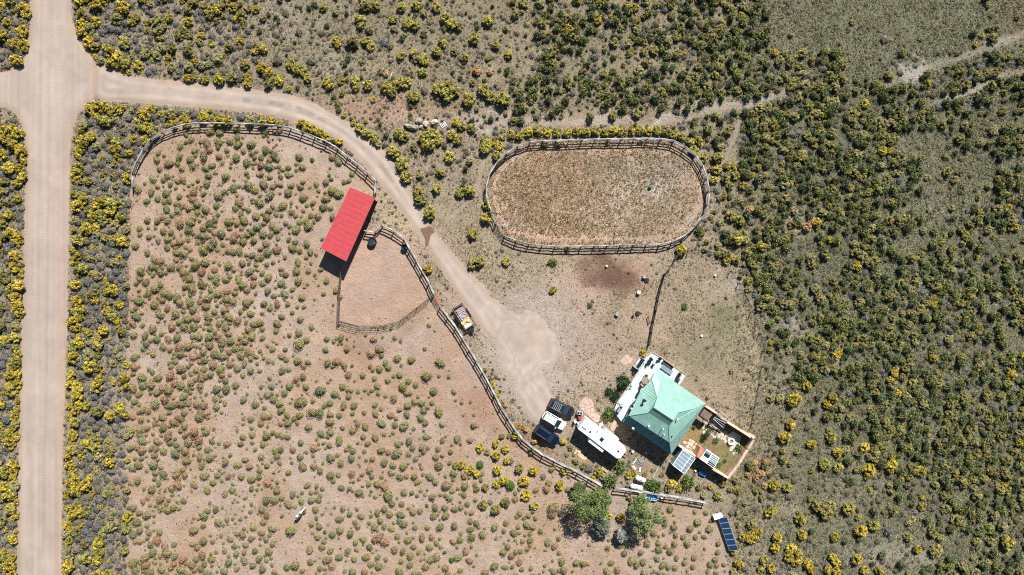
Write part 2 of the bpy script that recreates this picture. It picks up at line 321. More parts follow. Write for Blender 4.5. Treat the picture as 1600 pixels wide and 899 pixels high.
def earth_mat(name, attr=True, col=None, washboard=False):
    m, nt, b = new_mat(name); N = nt.nodes; L = nt.links
    tc = N.new('ShaderNodeTexCoord')
    def noise(sc, det=4, rough=.6):
        n = N.new('ShaderNodeTexNoise'); n.inputs['Scale'].default_value = sc; n.inputs['Detail'].default_value = det; n.inputs['Roughness'].default_value = rough
        L.new(tc.outputs['Object'], n.inputs['Vector']); return n.outputs[0]
    def math_(op, a, c=None):
        n = N.new('ShaderNodeMath'); n.operation = op
        for i, x in enumerate((a, c)):
            if x is None: continue
            if isinstance(x, (int, float)): n.inputs[i].default_value = x
            else: L.new(x, n.inputs[i])
        return n.outputs[0]
    at = N.new('ShaderNodeAttribute'); at.attribute_name = 'earth'
    sp = N.new('ShaderNodeAttribute'); sp.attribute_name = 'speck'
    fine = noise(5.5, 3, .7); mid = noise(1.6, 5, .65); peb = noise(16, 2)
    if attr:
        k = math_('MULTIPLY', math_('SUBTRACT', fine, .5), math_('MULTIPLY', math_('ADD', sp.outputs['Fac'], .12), 3.8))
        k2 = math_('MULTIPLY', math_('SUBTRACT', mid, .5), math_('ADD', math_('MULTIPLY', sp.outputs['Fac'], .7), .12))
        fac = math_('ADD', math_('ADD', 1.0, k), k2); src = at.outputs['Vector']
    else:
        wv = N.new('ShaderNodeTexNoise'); mp = N.new('ShaderNodeMapping'); mp.inputs['Scale'].default_value = (1.4, .02, 1) if washboard else (.5, .5, 1)
        L.new(tc.outputs['Object'], mp.inputs[0]); L.new(mp.outputs[0], wv.inputs['Vector']); wv.inputs['Scale'].default_value = 1; wv.inputs['Detail'].default_value = 4
        mp2 = N.new('ShaderNodeMapping'); mp2.inputs['Scale'].default_value = (.35, 2.4, 1) if washboard else (1, 1, 1); w2 = N.new('ShaderNodeTexNoise'); w2.inputs['Scale'].default_value = 1.2; w2.inputs['Detail'].default_value = 3
        L.new(tc.outputs['Object'], mp2.inputs[0]); L.new(mp2.outputs[0], w2.inputs['Vector'])
        k = math_('ADD', math_('MULTIPLY', math_('SUBTRACT', wv.outputs[0], .5), .42), math_('MULTIPLY', math_('SUBTRACT', w2.outputs[0], .5), .05))
        fac = math_('ADD', math_('ADD', 1.0, k), math_('MULTIPLY', math_('SUBTRACT', fine, .5), .28)); src = None
    if not attr:
        src = at.outputs['Vector']; wt = N.new('ShaderNodeTexWave'); wt.bands_direction = 'Y'; wt.inputs['Scale'].default_value = .72; wt.inputs['Distortion'].default_value = 1.5; wt.inputs['Detail'].default_value = 1; L.new(tc.outputs['Object'], wt.inputs['Vector'])
        fac = math_('ADD', fac, math_('MULTIPLY', math_('SUBTRACT', wt.outputs['Fac'], .5), math_('MULTIPLY', sp.outputs['Fac'], .16)))
    vm = N.new('ShaderNodeVectorMath'); vm.operation = 'SCALE'; L.new(fac, vm.inputs['Scale'])
    if src: L.new(src, vm.inputs[0])
    L.new(vm.outputs[0], b.inputs['Base Color']); b.inputs['Roughness'].default_value = .95; b.inputs['Specular IOR Level'].default_value = .1
    h = math_('ADD', math_('MULTIPLY', mid, .22), math_('MULTIPLY', fine, .12)) if attr else math_('ADD', math_('MULTIPLY', w2.outputs[0], .012), math_('MULTIPLY', fine, .045))
    bp = N.new('ShaderNodeBump'); bp.inputs['Strength'].default_value = .8; bp.inputs['Distance'].default_value = 1.0
    L.new(h, bp.inputs['Height']); L.new(bp.outputs[0], b.inputs['Normal'])
    return m
me = grid_mesh('ground', gx, gy, gz, gfaces, lin(gc) / 1.8, gspk); me.materials.append(earth_mat('earth_ground'))
tag(link('ground', me), 'dry sandy and grassy ground of the whole ranch', kind='structure')
# the roads: sheets that dip under the earth at their ragged edges
fcx = (gpx.ravel()[gfaces]).mean(1); fcy = (gpy.ravel()[gfaces]).mean(1)
dr = sdf(fcx, fcy, ROADc); dd = drive_d(fcx, fcy); rag = (fbm(fcx / 5, fcy / 5, 71) - .5) * 5
def road_z(d): return gz * 0 + .035 - .10 * sstep(-3, 5, d + (fbm(gpx / 4, gpy / 4, 77) - .5) * 7)
sel = dr < 6
def road_tone(which):
    d = np.minimum(D_ROAD, D_DRIVE); c = np.empty(gpx.shape + (3,)); c[:] = (202, 185, 170.)
    n1 = fbm(gpx / 40, gpy / 40, 201); n2 = fbm(gpx / 9, gpy / 9, 203); e = sstep(-10, -1, d + (n2 - .5) * 10) * (1 - sstep(750, 800, gpx) * sstep(450, 470, gpy))
    c += (np.array((200, 174, 152.)) - c) * (e * .75)[..., None]
    if which == 0:
        cx = 79 - gpy * .02
        for off, wd, k in ((-18, 2.0, .03), (-12, 1.5, -.025), (-6, 1.8, .03), (4, 1.5, -.025), (9, 1.8, .03), (19, 2.0, .025)):
            c *= (1 + k * np.exp(-((gpx - cx - off + (n1 - .5) * 6) / wd) ** 2))[..., None]
        c += (np.array((202, 176, 158.)) - c) * (.5 * sstep(14, 24, gpx - cx) * (gpy > 190))[..., None]
        tread = np.exp(-((gpx - cx - 2 + (n1 - .5) * 5) / 5.0) ** 2) * sstep(.35, .6, n1)
    else:
        for off in (-9, -22): c *= (1 + .08 * np.exp(-((D_DRIVE - off + (n1 - .5) * 4) / 2.6) ** 2))[..., None]
        mid = np.exp(-((D_DRIVE + 16) / 2.5) ** 2) * sstep(.4, .6, n2) * (gpx > 380) * (gpx < 680); c *= (1 - .16 * mid)[..., None]
        fan = sstep(-25, 0, sdf(gpx, gpy, FAN)) ; c += (np.array((208, 184, 163.)) - c) * ((1 - fan) * .6 * sstep(.35, .65, n1))[..., None]; tread = gpx * 0
    c *= (1 + (n1 - .5) * .10 + (n2 - .5) * .09)[..., None]
    return lin(c) / 1.8, tread
FAN = [(760,470),(842,490),(871,528),(876,555),(850,585),(830,560),(800,520)]
me = grid_mesh('dirt_road', gx, gy, road_z(np.minimum(D_ROAD, D_DRIVE)) + .004, gfaces[sel], *road_tone(0)); me.materials.append(earth_mat('graded_dirt', False, None, True))
tag(link('dirt_road', me), 'straight graded dirt road with a junction', kind='structure')
sel2 = (dd < 6) & (dr >= 6)
me = grid_mesh('driveway', gx, gy, road_z(np.minimum(D_DRIVE, D_ROAD)), gfaces[sel2], *road_tone(1)); me.materials.append(earth_mat('drive_gravel', False, None))
tag(link('driveway', me), 'curving gravel driveway from the road down to the house', kind='structure')
# wet muddy puddle on the drive
P = chaikin([(656,357),(664,356),(671,353),(677,357),(680,363),(673,367),(671,378),(668,386),(664,383),(665,374),(660,366)], 1)
mb = MB(); n = len(P); mb.prism([W(x, y) + Vector((0, 0, .055)) for x, y in P], [W(x, y) + Vector((0, 0, -.02)) for x, y in P])
tag(mb.build('puddle', M['mudwater']), 'brown muddy puddle on the driveway', kind='structure')
# ---------------------------------------------------------------- plants
def leaf_mat(name, rough=.75):
    """leaf and flower colours come from each plant's own tint; 'flower' on the mesh marks blossoming tips"""
    m, nt, b = new_mat(name); N = nt.nodes; L = nt.links
    def A(n, t='INSTANCER'):
        a = N.new('ShaderNodeAttribute'); a.attribute_name = n; a.attribute_type = t; return a
    mx = N.new('ShaderNodeMix'); mx.data_type = 'RGBA'
    L.new(A('flower', 'GEOMETRY').outputs['Fac'], mx.inputs[0]); L.new(A('tint').outputs['Vector'], mx.inputs[6]); L.new(A('tint_tip').outputs['Vector'], mx.inputs[7])
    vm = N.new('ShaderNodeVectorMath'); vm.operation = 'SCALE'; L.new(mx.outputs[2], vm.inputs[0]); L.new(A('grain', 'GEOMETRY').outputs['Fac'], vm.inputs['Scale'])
    L.new(vm.outputs[0], b.inputs['Base Color']); b.inputs['Roughness'].default_value = rough; b.inputs['Specular IOR Level'].default_value = .15
    return m
LEAF = leaf_mat('leaves_and_flowers')

class LB:   # leaf builder: quads with flower and grain values
    def __init__(s): s.V = []; s.F = []; s.fl = []; s.gr = []
    def quad(s, c, n, w, h, fl, gr, r):
        n = n / (np.linalg.norm(n) + 1e-9); t = np.cross(n, r.normal(size=3)); t /= np.linalg.norm(t) + 1e-9; u = np.cross(n, t)
        o = len(s.V); s.V += [c - t * w - u * h, c + t * w - u * h, c + t * w * .7 + u * h, c - t * w * .7 + u * h]; s.F.append((o, o + 1, o + 2, o + 3)); s.fl += [fl] * 4; s.gr += [gr] * 4
    def blob(s, c, rad, r, fl=0., gr=.6, zs=1.):
        bm = bmesh.new(); bmesh.ops.create_icosphere(bm, subdivisions=1, radius=1); o = len(s.V)
        for v in bm.verts:
            k = r.uniform(.85, 1.12); s.V.append(np.array(c) + np.array(v.co) * rad * k * np.array((1, 1, zs))); s.fl.append(fl); s.gr.append(gr)
        s.F += [tuple(v.index + o for v in f.verts) for f in bm.faces]; bm.free()
    def mesh(s, name, m=None):
        me = bpy.data.meshes.new(name); me.from_pydata([tuple(v) for v in s.V], [], s.F); me.materials.append(m or LEAF)
        a = me.attributes.new('flower', 'FLOAT', 'POINT'); a.data.foreach_set('value', np.array(s.fl, np.float32))
        a = me.attributes.new('grain', 'FLOAT', 'POINT'); a.data.foreach_set('value', np.array(s.gr, np.float32)); return me
def fib(n, r, zmin=-.1):
    i = np.arange(n) + .5; z = 1 - i / n * (1 - zmin); t = math.pi * (1 + 5 ** .5) * i + r.uniform(0, 6); q = np.sqrt(1 - z * z)
    return np.stack([q * np.cos(t), q * np.sin(t), z], -1)

def mesh_rabbitbrush(seed):     # a spray of stems topped by flat flower heads, in lobes with dark gaps
    r = np.random.default_rng(seed); b = LB(); k = int(r.integers(10, 15))
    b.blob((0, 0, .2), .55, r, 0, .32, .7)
    lob = [(0, 0, .62)] + [(.62 * math.cos(t) * r.uniform(.8, 1.1), .62 * math.sin(t) * r.uniform(.8, 1.1), r.uniform(.25, .5)) for t in np.linspace(0, 2 * math.pi, k, endpoint=False) + r.uniform(0, .35, k)] + \
          [(r.uniform(.25, .4) * math.cos(t), r.uniform(.25, .4) * math.sin(t), r.uniform(.5, .68)) for t in r.uniform(0, 6.28, 5)]
    for c in lob:
        c = np.array(c) * (1.08, 1.08, 1); rad = r.uniform(.14, .24); lf = r.uniform(.55, 1.05) if r.random() > .3 else r.uniform(.05, .3)
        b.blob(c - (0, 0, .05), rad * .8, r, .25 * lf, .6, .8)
        for d in fib(16, r, -.15):
            p = c + d * rad * r.uniform(.85, 1.2) * np.array((1, 1, .9)); up = d[2]
            fl = float(np.clip((up + .1) * 1.15 * lf + r.normal() * .22, 0, 1))
            b.quad(p, d * .6 + np.array((0, 0, .7)) + r.normal(size=3) * .35, r.uniform(.05, .085), r.uniform(.045, .08), fl, r.uniform(.75, 1.2), r)
    return b.mesh('rabbitbrush')
def mesh_green(seed):           # dense leafy shrub, twiggy outline
    r = np.random.default_rng(seed); b = LB(); k = int(r.integers(6, 10))
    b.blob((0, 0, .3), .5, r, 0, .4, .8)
    lob = [(0, 0, .6)] + [(.55 * math.cos(t) * r.uniform(.6, 1.15), .55 * math.sin(t) * r.uniform(.6, 1.15), r.uniform(.25, .6)) for t in np.linspace(0, 2 * math.pi, k, endpoint=False) + r.uniform(0, .5, k)]
    for c in lob:
        c = np.array(c); rad = r.uniform(.24, .38); lf = r.uniform(0, 1) ** 1.3
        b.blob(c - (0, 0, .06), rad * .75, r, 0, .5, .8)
        for d in fib(22, r, -.3):
            p = c + d * rad * r.uniform(.8, 1.3)
            fl = float(np.clip((d[2]) * 1.1 * lf + r.normal() * .15, 0, 1))
            b.quad(p, d * .7 + r.normal(size=3) * .6 + (0, 0, .4), r.uniform(.035, .07), r.uniform(.04, .085), fl, r.uniform(.6, 1.25), r)
    return b.mesh('greasewood')
def mesh_paddock(seed):         # grazed round cushion shrub
    r = np.random.default_rng(seed); b = LB()
    lob = [(0, 0, .2, .75)] + [(r.uniform(.25, .5) * math.cos(t), r.uniform(.25, .5) * math.sin(t), .15, r.uniform(.4, .6)) for t in r.uniform(0, 6.28, int(r.integers(1, 4)))]
    for x, y, z, rad in lob:
        c = np.array((x, y, z)); b.blob(c - (0, 0, .04), rad * .9, r, .1, .75, .85)
        for d in fib(int(95 * rad), r, -.2):
            p = c + d * rad * r.uniform(.9, 1.08) * np.array((1, 1, .9))
            b.quad(p, d + r.normal(size=3) * .35, r.uniform(.06, .1), r.uniform(.05, .09), float(np.clip(r.normal(.25, .3), 0, 1)), r.uniform(.8, 1.2), r)
    return b.mesh('saltbush')
def mesh_sage(seed):            # open grey twiggy brush
    r = np.random.default_rng(seed); b = LB()
    for i in range(150):
        d = r.normal(size=3); d[2] = abs(d[2]) * .8; d /= np.linalg.norm(d); q = r.uniform(.35, .92)
        p = d * q * np.array((1, 1, .75)) * r.uniform(.8, 1.05)
        b.quad(p, d * .4 + r.normal(size=3) * .7 + (0, 0, .4), r.uniform(.02, .05), r.uniform(.06, .14), float(r.uniform(0, 1) ** 2), r.uniform(.55, 1.25), r)
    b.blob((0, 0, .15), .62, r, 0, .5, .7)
    return b.mesh('sagebrush')
def mesh_tuft(seed, n=9):       # bunch of dry grass
    r = np.random.default_rng(seed); b = LB()
    for i in range(n):
        t = r.uniform(0, 6.28); l = r.uniform(.5, 1.1); a = np.array((math.cos(t), math.sin(t), 0)); s_ = np.array((-math.sin(t), math.cos(t), 0)) * r.uniform(.05, .14)
        tip = a * l * r.uniform(.3, .9) + np.array((0, 0, l * r.uniform(.5, 1))); mid = tip * .55 + (0, 0, .12); o = len(b.V)
        b.V += [a * .05 - s_, a * .05 + s_, mid + s_, mid - s_, tip + s_ * .2, tip - s_ * .2]; b.F += [(o, o + 1, o + 2, o + 3), (o + 3, o + 2, o + 4, o + 5)]
        b.fl += [0, 0, .5, .5, 1, 1]; g = r.uniform(.7, 1.25); b.gr += [g] * 6
    return b.mesh('grass_tuft')
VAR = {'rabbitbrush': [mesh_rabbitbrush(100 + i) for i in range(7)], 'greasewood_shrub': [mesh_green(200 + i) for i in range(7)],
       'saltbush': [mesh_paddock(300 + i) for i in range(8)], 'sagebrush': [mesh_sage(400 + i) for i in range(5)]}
TUFT = [mesh_tuft(500 + i) for i in range(5)]

def scatter(name, meshes, P, Z, SC, T1, T2, label, cat, VI=None, rs=None):
    """one object of kind stuff: plants instanced on points by geometry nodes"""
    n = len(P); rr = np.random.default_rng(len(name) + n)
    me = bpy.data.meshes.new(name); me.vertices.add(n); me.vertices.foreach_set('co', np.concatenate([P, Z[:, None]], 1).astype(np.float32).ravel())
    def att(k, ty, d, f): a = me.attributes.new(k, ty, 'POINT'); a.data.foreach_set(f, d)
    att('scl', 'FLOAT_VECTOR', SC.astype(np.float32).ravel(), 'vector')
    rot = np.zeros((n, 3), np.float32); rot[:, 2] = rr.uniform(0, 6.283, n); rot[:, :2] = rr.normal(0, .08, (n, 2)); att('rot', 'FLOAT_VECTOR', rot.ravel(), 'vector')
    att('tint', 'FLOAT_VECTOR', T1.astype(np.float32).ravel(), 'vector'); att('tint_tip', 'FLOAT_VECTOR', T2.astype(np.float32).ravel(), 'vector')
    att('vi', 'INT', (VI if VI is not None else rr.integers(0, len(meshes), n)).astype(np.int32), 'value')
    o = link(name, me); tag(o, label, cat, kind='stuff')
    ng = bpy.data.node_groups.new(name, 'GeometryNodeTree'); ng.interface.new_socket('Geometry', in_out='INPUT', socket_type='NodeSocketGeometry'); ng.interface.new_socket('Geometry', in_out='OUTPUT', socket_type='NodeSocketGeometry')
    N = ng.nodes; L = ng.links; gi = N.new('NodeGroupInput'); go = N.new('NodeGroupOutput'); ip = N.new('GeometryNodeInstanceOnPoints'); jn = N.new('GeometryNodeJoinGeometry')
    for m_ in meshes:
        src = bpy.data.objects.new(name + '_kind', m_); src.use_fake_user = False
        oi = N.new('GeometryNodeObjectInfo'); oi.inputs['Object'].default_value = src; oi.inputs['As Instance'].default_value = True; L.new(oi.outputs['Geometry'], jn.inputs[0])
    def na(k, ty):
        a = N.new('GeometryNodeInputNamedAttribute'); a.data_type = ty; a.inputs['Name'].default_value = k; return next(s_ for s_ in a.outputs if s_.enabled and s_.name == 'Attribute')
    mv = N.new('GeometryNodeMeshToPoints'); L.new(gi.outputs[0], mv.inputs[0])
    L.new(mv.outputs[0], ip.inputs['Points']); L.new(jn.outputs[0], ip.inputs['Instance']); ip.inputs['Pick Instance'].default_value = True
    L.new(na('vi', 'INT'), ip.inputs['Instance Index']); L.new(na('rot', 'FLOAT_VECTOR'), ip.inputs['Rotation']); L.new(na('scl', 'FLOAT_VECTOR'), ip.inputs['Scale'])
    L.new(ip.outputs[0], go.inputs[0]); md = o.modifiers.new('plants', 'NODES'); md.node_group = ng
    return o

# ---- what grows where: one letter per 40 x 40 pixel square of the photograph
OUT = ["YYYYYyyyyyuuuuuuuuuugGgGGGGGGGttttttttst","YYYYYyyyyyuuuuuuuuuusGGggGGGGGttttttttgt","YYYYYyyyyyuuuuuuuuussGsgsggGGgyyGtssgGGg","YYYYYYYYYYyuuuuuuuuuGGGGGGGGGGGGGgGggGGG",
 "yYYYYYYYYYYuuuunuuuuggsggggggGGGGGGGGgss","YYYYYYYYYYYYYuuuuuuynnnnnnnggGGGGGGttggG","YYYYYnnnnnnyyyuuuuunnnnnnnngGGGGGGGGsstg","yYYYYnnnnnnnnnnuuuunnnnnnnngggGGGGGGtssG",
 "yYYYYnnnnnnnnnnvvvvnnnnnnnngsgGgGGGGtgGG","YYYYYnnnnnnnnnnnnvvvnnnnnnvugGGtGGGtgggs","YYYYYnnnnnnnnnnnnvvvvvvvvvvvsGGGtGGGGGgg","YYYYYnnnnnnnnnnnnnnvvvvvvvvvsGGGGGGGGGGG",
 "YYYYYnnnnnnnnnnnnnnnnvvvvvvvvsGsGGGgGGGG","YYYYynnnnnnnnnnnnnnnnvvvvvvvvsgGGGGggGGG","YYYYynnnnnnnnnnnnnnnnvvvvvvvvssGGGGGGgGG","YYYYynnnnnnnnnnnnnnnnnvvvvvvvvssgGGGGGgG",
 "YYYYynnnnnnnnnnnnnnnnnnnvvvvvvtssgGGgGGG","YYYYynnnnnnnnnnnnnnnnnnnvvvvvvsuugGGGGGG","YYYYynnnnnnnnnnnnnnnnnnnvvvvssuuuggGGGGG","YYYYynnnnnnnnnnnnnnnnnnnvvvvssuuusgggGGG",
 "YYYYynnnnnnnnnnnnnnnnnnnvvvvsuuuusssgggg","YYYYynnnnnnnnnnnnnnnnnnnnnnnuuuuuussssgs","YYYYynnnnnnnnnnnnnnnnnnnnnnnyyyyysssggGG"]
INN = {5:"ooqppqooox",6:"oppppPqooo",7:"qppppppqox",8:"qpppppppqox",9:"qPPpppqqqx",10:"pPPppqqqoox",11:"pPPPpqqoox",12:"pPPPpqoxxxxoo",13:"pPPPpqqoqqoox",14:"pPPPqqqqqqqoox",15:"pPPpqqqqqqqqoo",
 16:"pPPpqqqqqqqqooo",17:"pPPqqqqqqqqqqowwo",18:"pppqqqoqqqqqqqwwwo",19:"ppqqqqqqqqqqqqwqxxxx",20:"pqpqqqoqqqqqqqqqoxxoqqq",21:"pppqqqoqqqqqqqqqqooqqqqq",22:"pppqqqqqqqqqqqqqqqqqqqqq"}
HAND = {}   # hand measured plants: px, py, radius (photo pixels) and kind
def H(kind, s, hue=None):
    for t in s.split(';'):
        t = t.split(','); 
        if len(t) < 3: continue
        HAND.setdefault(kind, []).append((float(t[0]), float(t[1]), float(t[2]), t[3].strip() if len(t) > 3 else hue))
H('rabbitbrush', "614,237,12;628,256,13;635,275,11;656,274,7;653,300,10;657,313,11,o;671,332,12;682,295,9;719,301,9;734,299,10;702,245,10;734,252,7;687,270,8;669,226,12;647,228,7;759,229,12;776,243,9;738,366,10;738,411,9;750,409,10;791,409,8;761,321,9;760,340,11;668,421,9,Y;887,389,6,o;864,453,7,Y;1065,391,10,Y;1102,390,6;1136,407,8,Y;1151,405,8;1151,372,13;1190,385,10;1125,347,7;1111,339,5;1116,281,8;1121,265,9;1085,235,9;1100,247,9;1122,246,10;1144,260,10;1162,290,8;1125,311,5;1143,338,9;1157,345,9;1144,580,5;1164,591,4;1006,552,7,Y;936,738,8;943,746,7;983,744,7,Y;990,740,6,Y;984,777,6;834,736,9,Y;881,737,7,Y;875,759,9,Y;822,774,10,Y;835,791,8;819,752,10,Y;812,732,9,o;806,682,8,Y;950,805,8,Y;970,809,8,Y;1050,757,9,Y;1045,764,7;1122,775,8;1147,864,6,Y;1175,841,12,Y;1184,833,8,Y;1162,839,9;1175,820,9,o;1152,800,6;1154,820,6;1195,877,9;880,691,6,Y")
H('rabbitbrush', "1226,685,11,Y;1269,694,9,Y;1290,727,11;1311,731,9;1210,759,10,Y;1232,764,9;1280,792,12,o;1292,802,13,o;1300,792,10,o;1327,795,12;1347,830,11,Y;1367,822,10;1306,840,9,Y;1205,801,10,Y;1254,837,9,Y;1215,842,10,Y;1212,856,9,Y;1237,858,10,Y;1246,867,10,Y;1234,872,9,Y;1245,879,10,Y;1302,872,9,Y;1308,880,8,Y;1340,875,10,Y;1351,892,8,Y;1205,889,8,Y;1307,893,8,Y;1375,893,8,Y;1442,792,8;1497,814,11,o;1434,859,8,Y;1465,862,12,o;1471,841,7;1577,852,12;1572,843,8,Y;1440,736,11;1360,735,12,Y;1395,729,12,Y;1310,707,9,Y;1300,685,10;1352,700,9,Y;1368,708,10,o;1252,814,10;1242,625,13,Y;1262,604,9,Y;1302,622,10;1236,664,9,Y;1205,536,5,Y")
H('rabbitbrush', "454,100,10;465,108,9;474,112,8;480,122,8;509,127,8,Y;515,135,7,Y;451,139,5,Y;532,126,7,Y;555,126,9;556,136,8;575,132,9;603,135,11;612,142,10;622,131,11;634,128,10;646,150,11;684,138,11;697,147,12;709,142,11;700,132,10;732,155,12;755,140,11;766,150,10;785,155,13;408,106,10,Y;418,113,9,Y;435,125,10,Y;409,75,9;410,28,7,o;505,10,8,o;524,19,6;524,63,8,Y;528,70,7,Y;551,65,11,o;572,64,9;579,72,8;562,30,9;563,38,8;577,46,7;570,8,11,o;586,8,10,o;614,30,8;615,44,6;636,36,9;648,38,9;627,10,9;650,8,9;662,20,7;682,10,9;696,28,10;706,36,10;717,40,8,o;761,32,10;775,70,8;741,59,10;710,79,7;726,89,8;691,65,9;662,52,7,o;626,86,8;645,82,8;650,92,7;662,92,10;682,80,9,o;595,110,7;660,112,8;795,85,8;762,91,5,o;582,155,5,Y;537,180,5,Y;551,192,5,Y;562,200,9;572,208,9;584,215,9;591,224,7;622,208,9;631,214,9;662,214,11;675,210,11;684,218,10;706,210,10;715,218,9;711,190,7,Y;721,197,8;737,200,8;759,220,10;774,217,6;745,170,5;757,180,4;775,199,4;790,177,5;786,204,5;470,192,8,Y;479,196,8,Y;488,200,8,Y;498,206,8,Y;508,213,8,Y;518,218,7;530,221,7,Y")
H('rabbitbrush', "750,700,8,Y;721,727,7,Y;712,728,6,o;734,735,9,Y;745,742,7,Y;775,712,9,Y;777,735,9,Y;776,757,8,Y;787,752,9,Y;775,694,7,Y;790,702,8,Y;792,720,7,Y;758,762,7,o;745,765,6,o;790,785,9,o;775,797,9,o;755,790,9,o")
H('sagebrush', "446,20,9;466,50,10;502,51,8;600,65,12;609,72,8;672,35,7;485,95,12;432,96,12;760,190,6;765,90,7;1228,741,13;1234,776,11;1322,882,12;1420,760,11;1390,832,13;1462,781,9;1469,807,8;1447,755,9;1242,752,8;1310,755,9;1325,772,8;662,142,9;920,735,10;849,746,8;887,767,7;972,835,11;875,803,8;797,722,8;1370,760,9;1268,762,9;1415,474,9;1490,550,9;1380,580,9;1456,575,8;1240,210,9;1080,95,10;930,88,10;874,89,8;935,120,8;805,205,8;1130,110,10;1300,450,9;1385,60,12;1480,205,9;1440,60,8")
H('saltbush', "642,562,8;686,567,9;667,589,10;629,605,9;615,624,8;535,605,7;526,566,8;511,569,7;466,539,11;466,520,8;486,512,6;469,499,7;412,475,7;440,496,6;431,517,6;452,524,5;510,531,6;509,547,6;592,546,9;580,552,9;616,529,5;670,509,5;611,514,4;531,464,6;524,455,6;505,459,5;475,479,5;464,480,4;465,564,8;419,564,6;439,557,7;426,546,6;409,529,6;405,580,5;550,572,4;567,587,6;592,577,7;607,575,7;624,586,6;585,592,6;589,604,7;606,595,6;469,630,11;500,611,10;522,616,7;514,631,7;536,635,7;544,620,6;585,634,6;637,635,8;659,631,7;675,630,5;685,644,9;677,612,8;701,590,4,g;657,655,7;691,664,6;595,662,8;570,667,7;630,667,9;610,650,7;550,647,5;586,647,6;439,642,7;411,651,7;421,651,6;424,605,6;427,625,8;499,647,10;487,645,10;464,662,5;741,665,7")
H('saltbush', "596,705,8;549,742,8;516,744,8;529,690,8;472,731,8;469,715,7;450,739,6;489,701,8;457,704,6;449,684,6;415,682,8;405,736,6;416,755,8;480,759,7;550,705,7;516,717,9;622,695,7;645,701,6;662,707,5;691,689,6;734,689,6;620,710,9;629,730,8;685,729,9;696,760,9;702,779,7;656,800,6;667,791,4,G;631,771,7;606,775,10;600,762,8;612,789,7;560,772,8;576,757,6;589,802,7;564,809,6;594,815,6;600,824,6;631,820,8;695,795,7;696,807,8;687,825,8;710,824,7;736,841,9;719,845,7;674,841,6;659,841,7;671,857,7;682,872,8;695,864,4,G;705,876,5,G;507,832,4,G;515,862,6;510,876,8;460,885,9;454,831,10;415,844,6;425,851,6;419,864,7;486,819,6;497,782,7;415,782,8;439,779,6;572,872,8;591,886,8;550,896,8;588,843,9,r;600,848,9,r;519,837,7;555,849,6;750,727,8,G;797,760,10,G;854,765,8;865,795,10;862,806,8;905,762,10;1047,797,7;1091,817,8;1049,862,8;1070,880,6;950,858,6,g;887,805,6;487,250,5,G;450,262,6;449,273,6;471,261,7;518,245,7;528,252,8;514,274,4,G;517,280,4,G;550,272,6;538,284,6;545,283,5;519,298,10;528,303,9;509,311,8;505,325,8;482,353,9;478,347,7;473,284,6;454,332,7;486,337,6;497,298,5;488,318,6;431,335,6;456,388,8;432,359,7;462,424,8;481,424,6;418,435,8;465,440,8;439,443,8;409,427,6;445,402,5;478,402,5;467,393,6;450,375,5")
H('juniper_shrub', "976,599,15;961,619,11;952,612,8;968,632,9;1102,682,7;1098,688,5")
H('leafy_shrub', "951,647,13;955,752,14;970,731,12;1025,760,13;1015,757,10;1075,755,13;1073,749,9;1070,479,6;922,477,5;864,410,9;987,612,5;1107,676,6;1120,689,6;1155,700,7;1125,727,5;1133,721,4;1098,664,4;1085,668,4;1163,690,5")

TINT = {  # leaf, tip colours as the sun shows them
 'Y': ((132,122,54),(224,196,72)), '': ((126,122,64),(200,186,88)), 'o': ((120,116,68),(172,160,90)),
 'g': ((116,126,80),(194,188,98)), 'd': ((106,118,84),(158,162,100)), 'G': ((84,116,54),(106,142,60)),
 'p': ((142,136,90),(178,168,110)), 'b': ((152,134,98),(176,154,114)), 'r': ((164,132,102),(188,150,116)), 'v': ((130,132,94),(164,162,110)),
 's': ((144,136,118),(188,180,160)), 'S': ((134,132,126),(178,176,168)), 't': ((128,122,96),(168,158,126)), 'R': ((190,140,95),(225,180,130))}
def tint(k, r, j=.10):
    a, b = TINT[k]; m_ = 1 + r.normal() * j; w = np.array([1 + r.normal() * .025 for _ in range(3)])
    return tuple(np.clip(lin(np.array(a)) / 1.4 * m_ * w, .004, .8)), tuple(np.clip(lin(np.array(b)) / 1.4 * m_ * w, .004, .8))
KEEP_OUT = [([(905,640),(985,700),(970,730),(893,670)], 6), ([(855,618),(902,640),(878,705),(828,690)], 3), ([(965,660),(1020,548),(1074,585),(1104,632),(1048,712)], 3), ([(1100,633),(1180,684),(1140,750),(1045,745),(1058,697)], 0),
 ([(700,470),(726,470),(745,520),(718,526)], 2), ([(1116,805),(1134,803),(1152,862),(1138,866)], 1), ([(545,291),(590,308),(542,440),(496,412)], 2), ([(990,550),(1003,556),(998,582),(984,574)], 2)]
plants = []   # kind, px, py, r(px), hue key
rp = random.Random(11)
def free(px, py, r):
    return all(sdf(np.array([px]), np.array([py]), p)[0] > r * .6 + m_ for p, m_ in KEEP_OUT)
H('rabbitbrush', '892,700,5,o;900,722,6,o;886,712,4;912,728,7,o;927,748,6,Y;897,735,5,Y;1057,745,6,Y;1062,763,7,Y;1035,742,5,o;1093,762,6,o;1100,775,6;1130,757,7,o;1142,765,6;1118,748,5;1110,762,5,Y;1150,752,6,o;818,668,5;770,602,6,Y;776,618,6,Y;783,630,6;765,590,5,o;757,578,5,o;795,650,5;805,668,5,Y;1008,742,5,o;1020,735,4;785,214,7;799,209,8,Y;812,212,8;826,206,9,Y;841,204,9;856,207,8,Y;871,206,9;886,208,9;901,205,8,Y;916,207,9;931,204,9;946,207,8;959,204,9,Y;973,206,9;987,204,8,Y;1001,203,9;1014,205,8,Y;1027,203,9;1041,205,9,o;1054,210,9;1066,214,8;1079,221,8;852,225,7,o;873,225,7;950,223,5,o;1001,222,5')
for k, L_ in HAND.items():
    for px, py, r, hue in L_: plants.append([k, px, py, r, hue, True])
cellh = {}
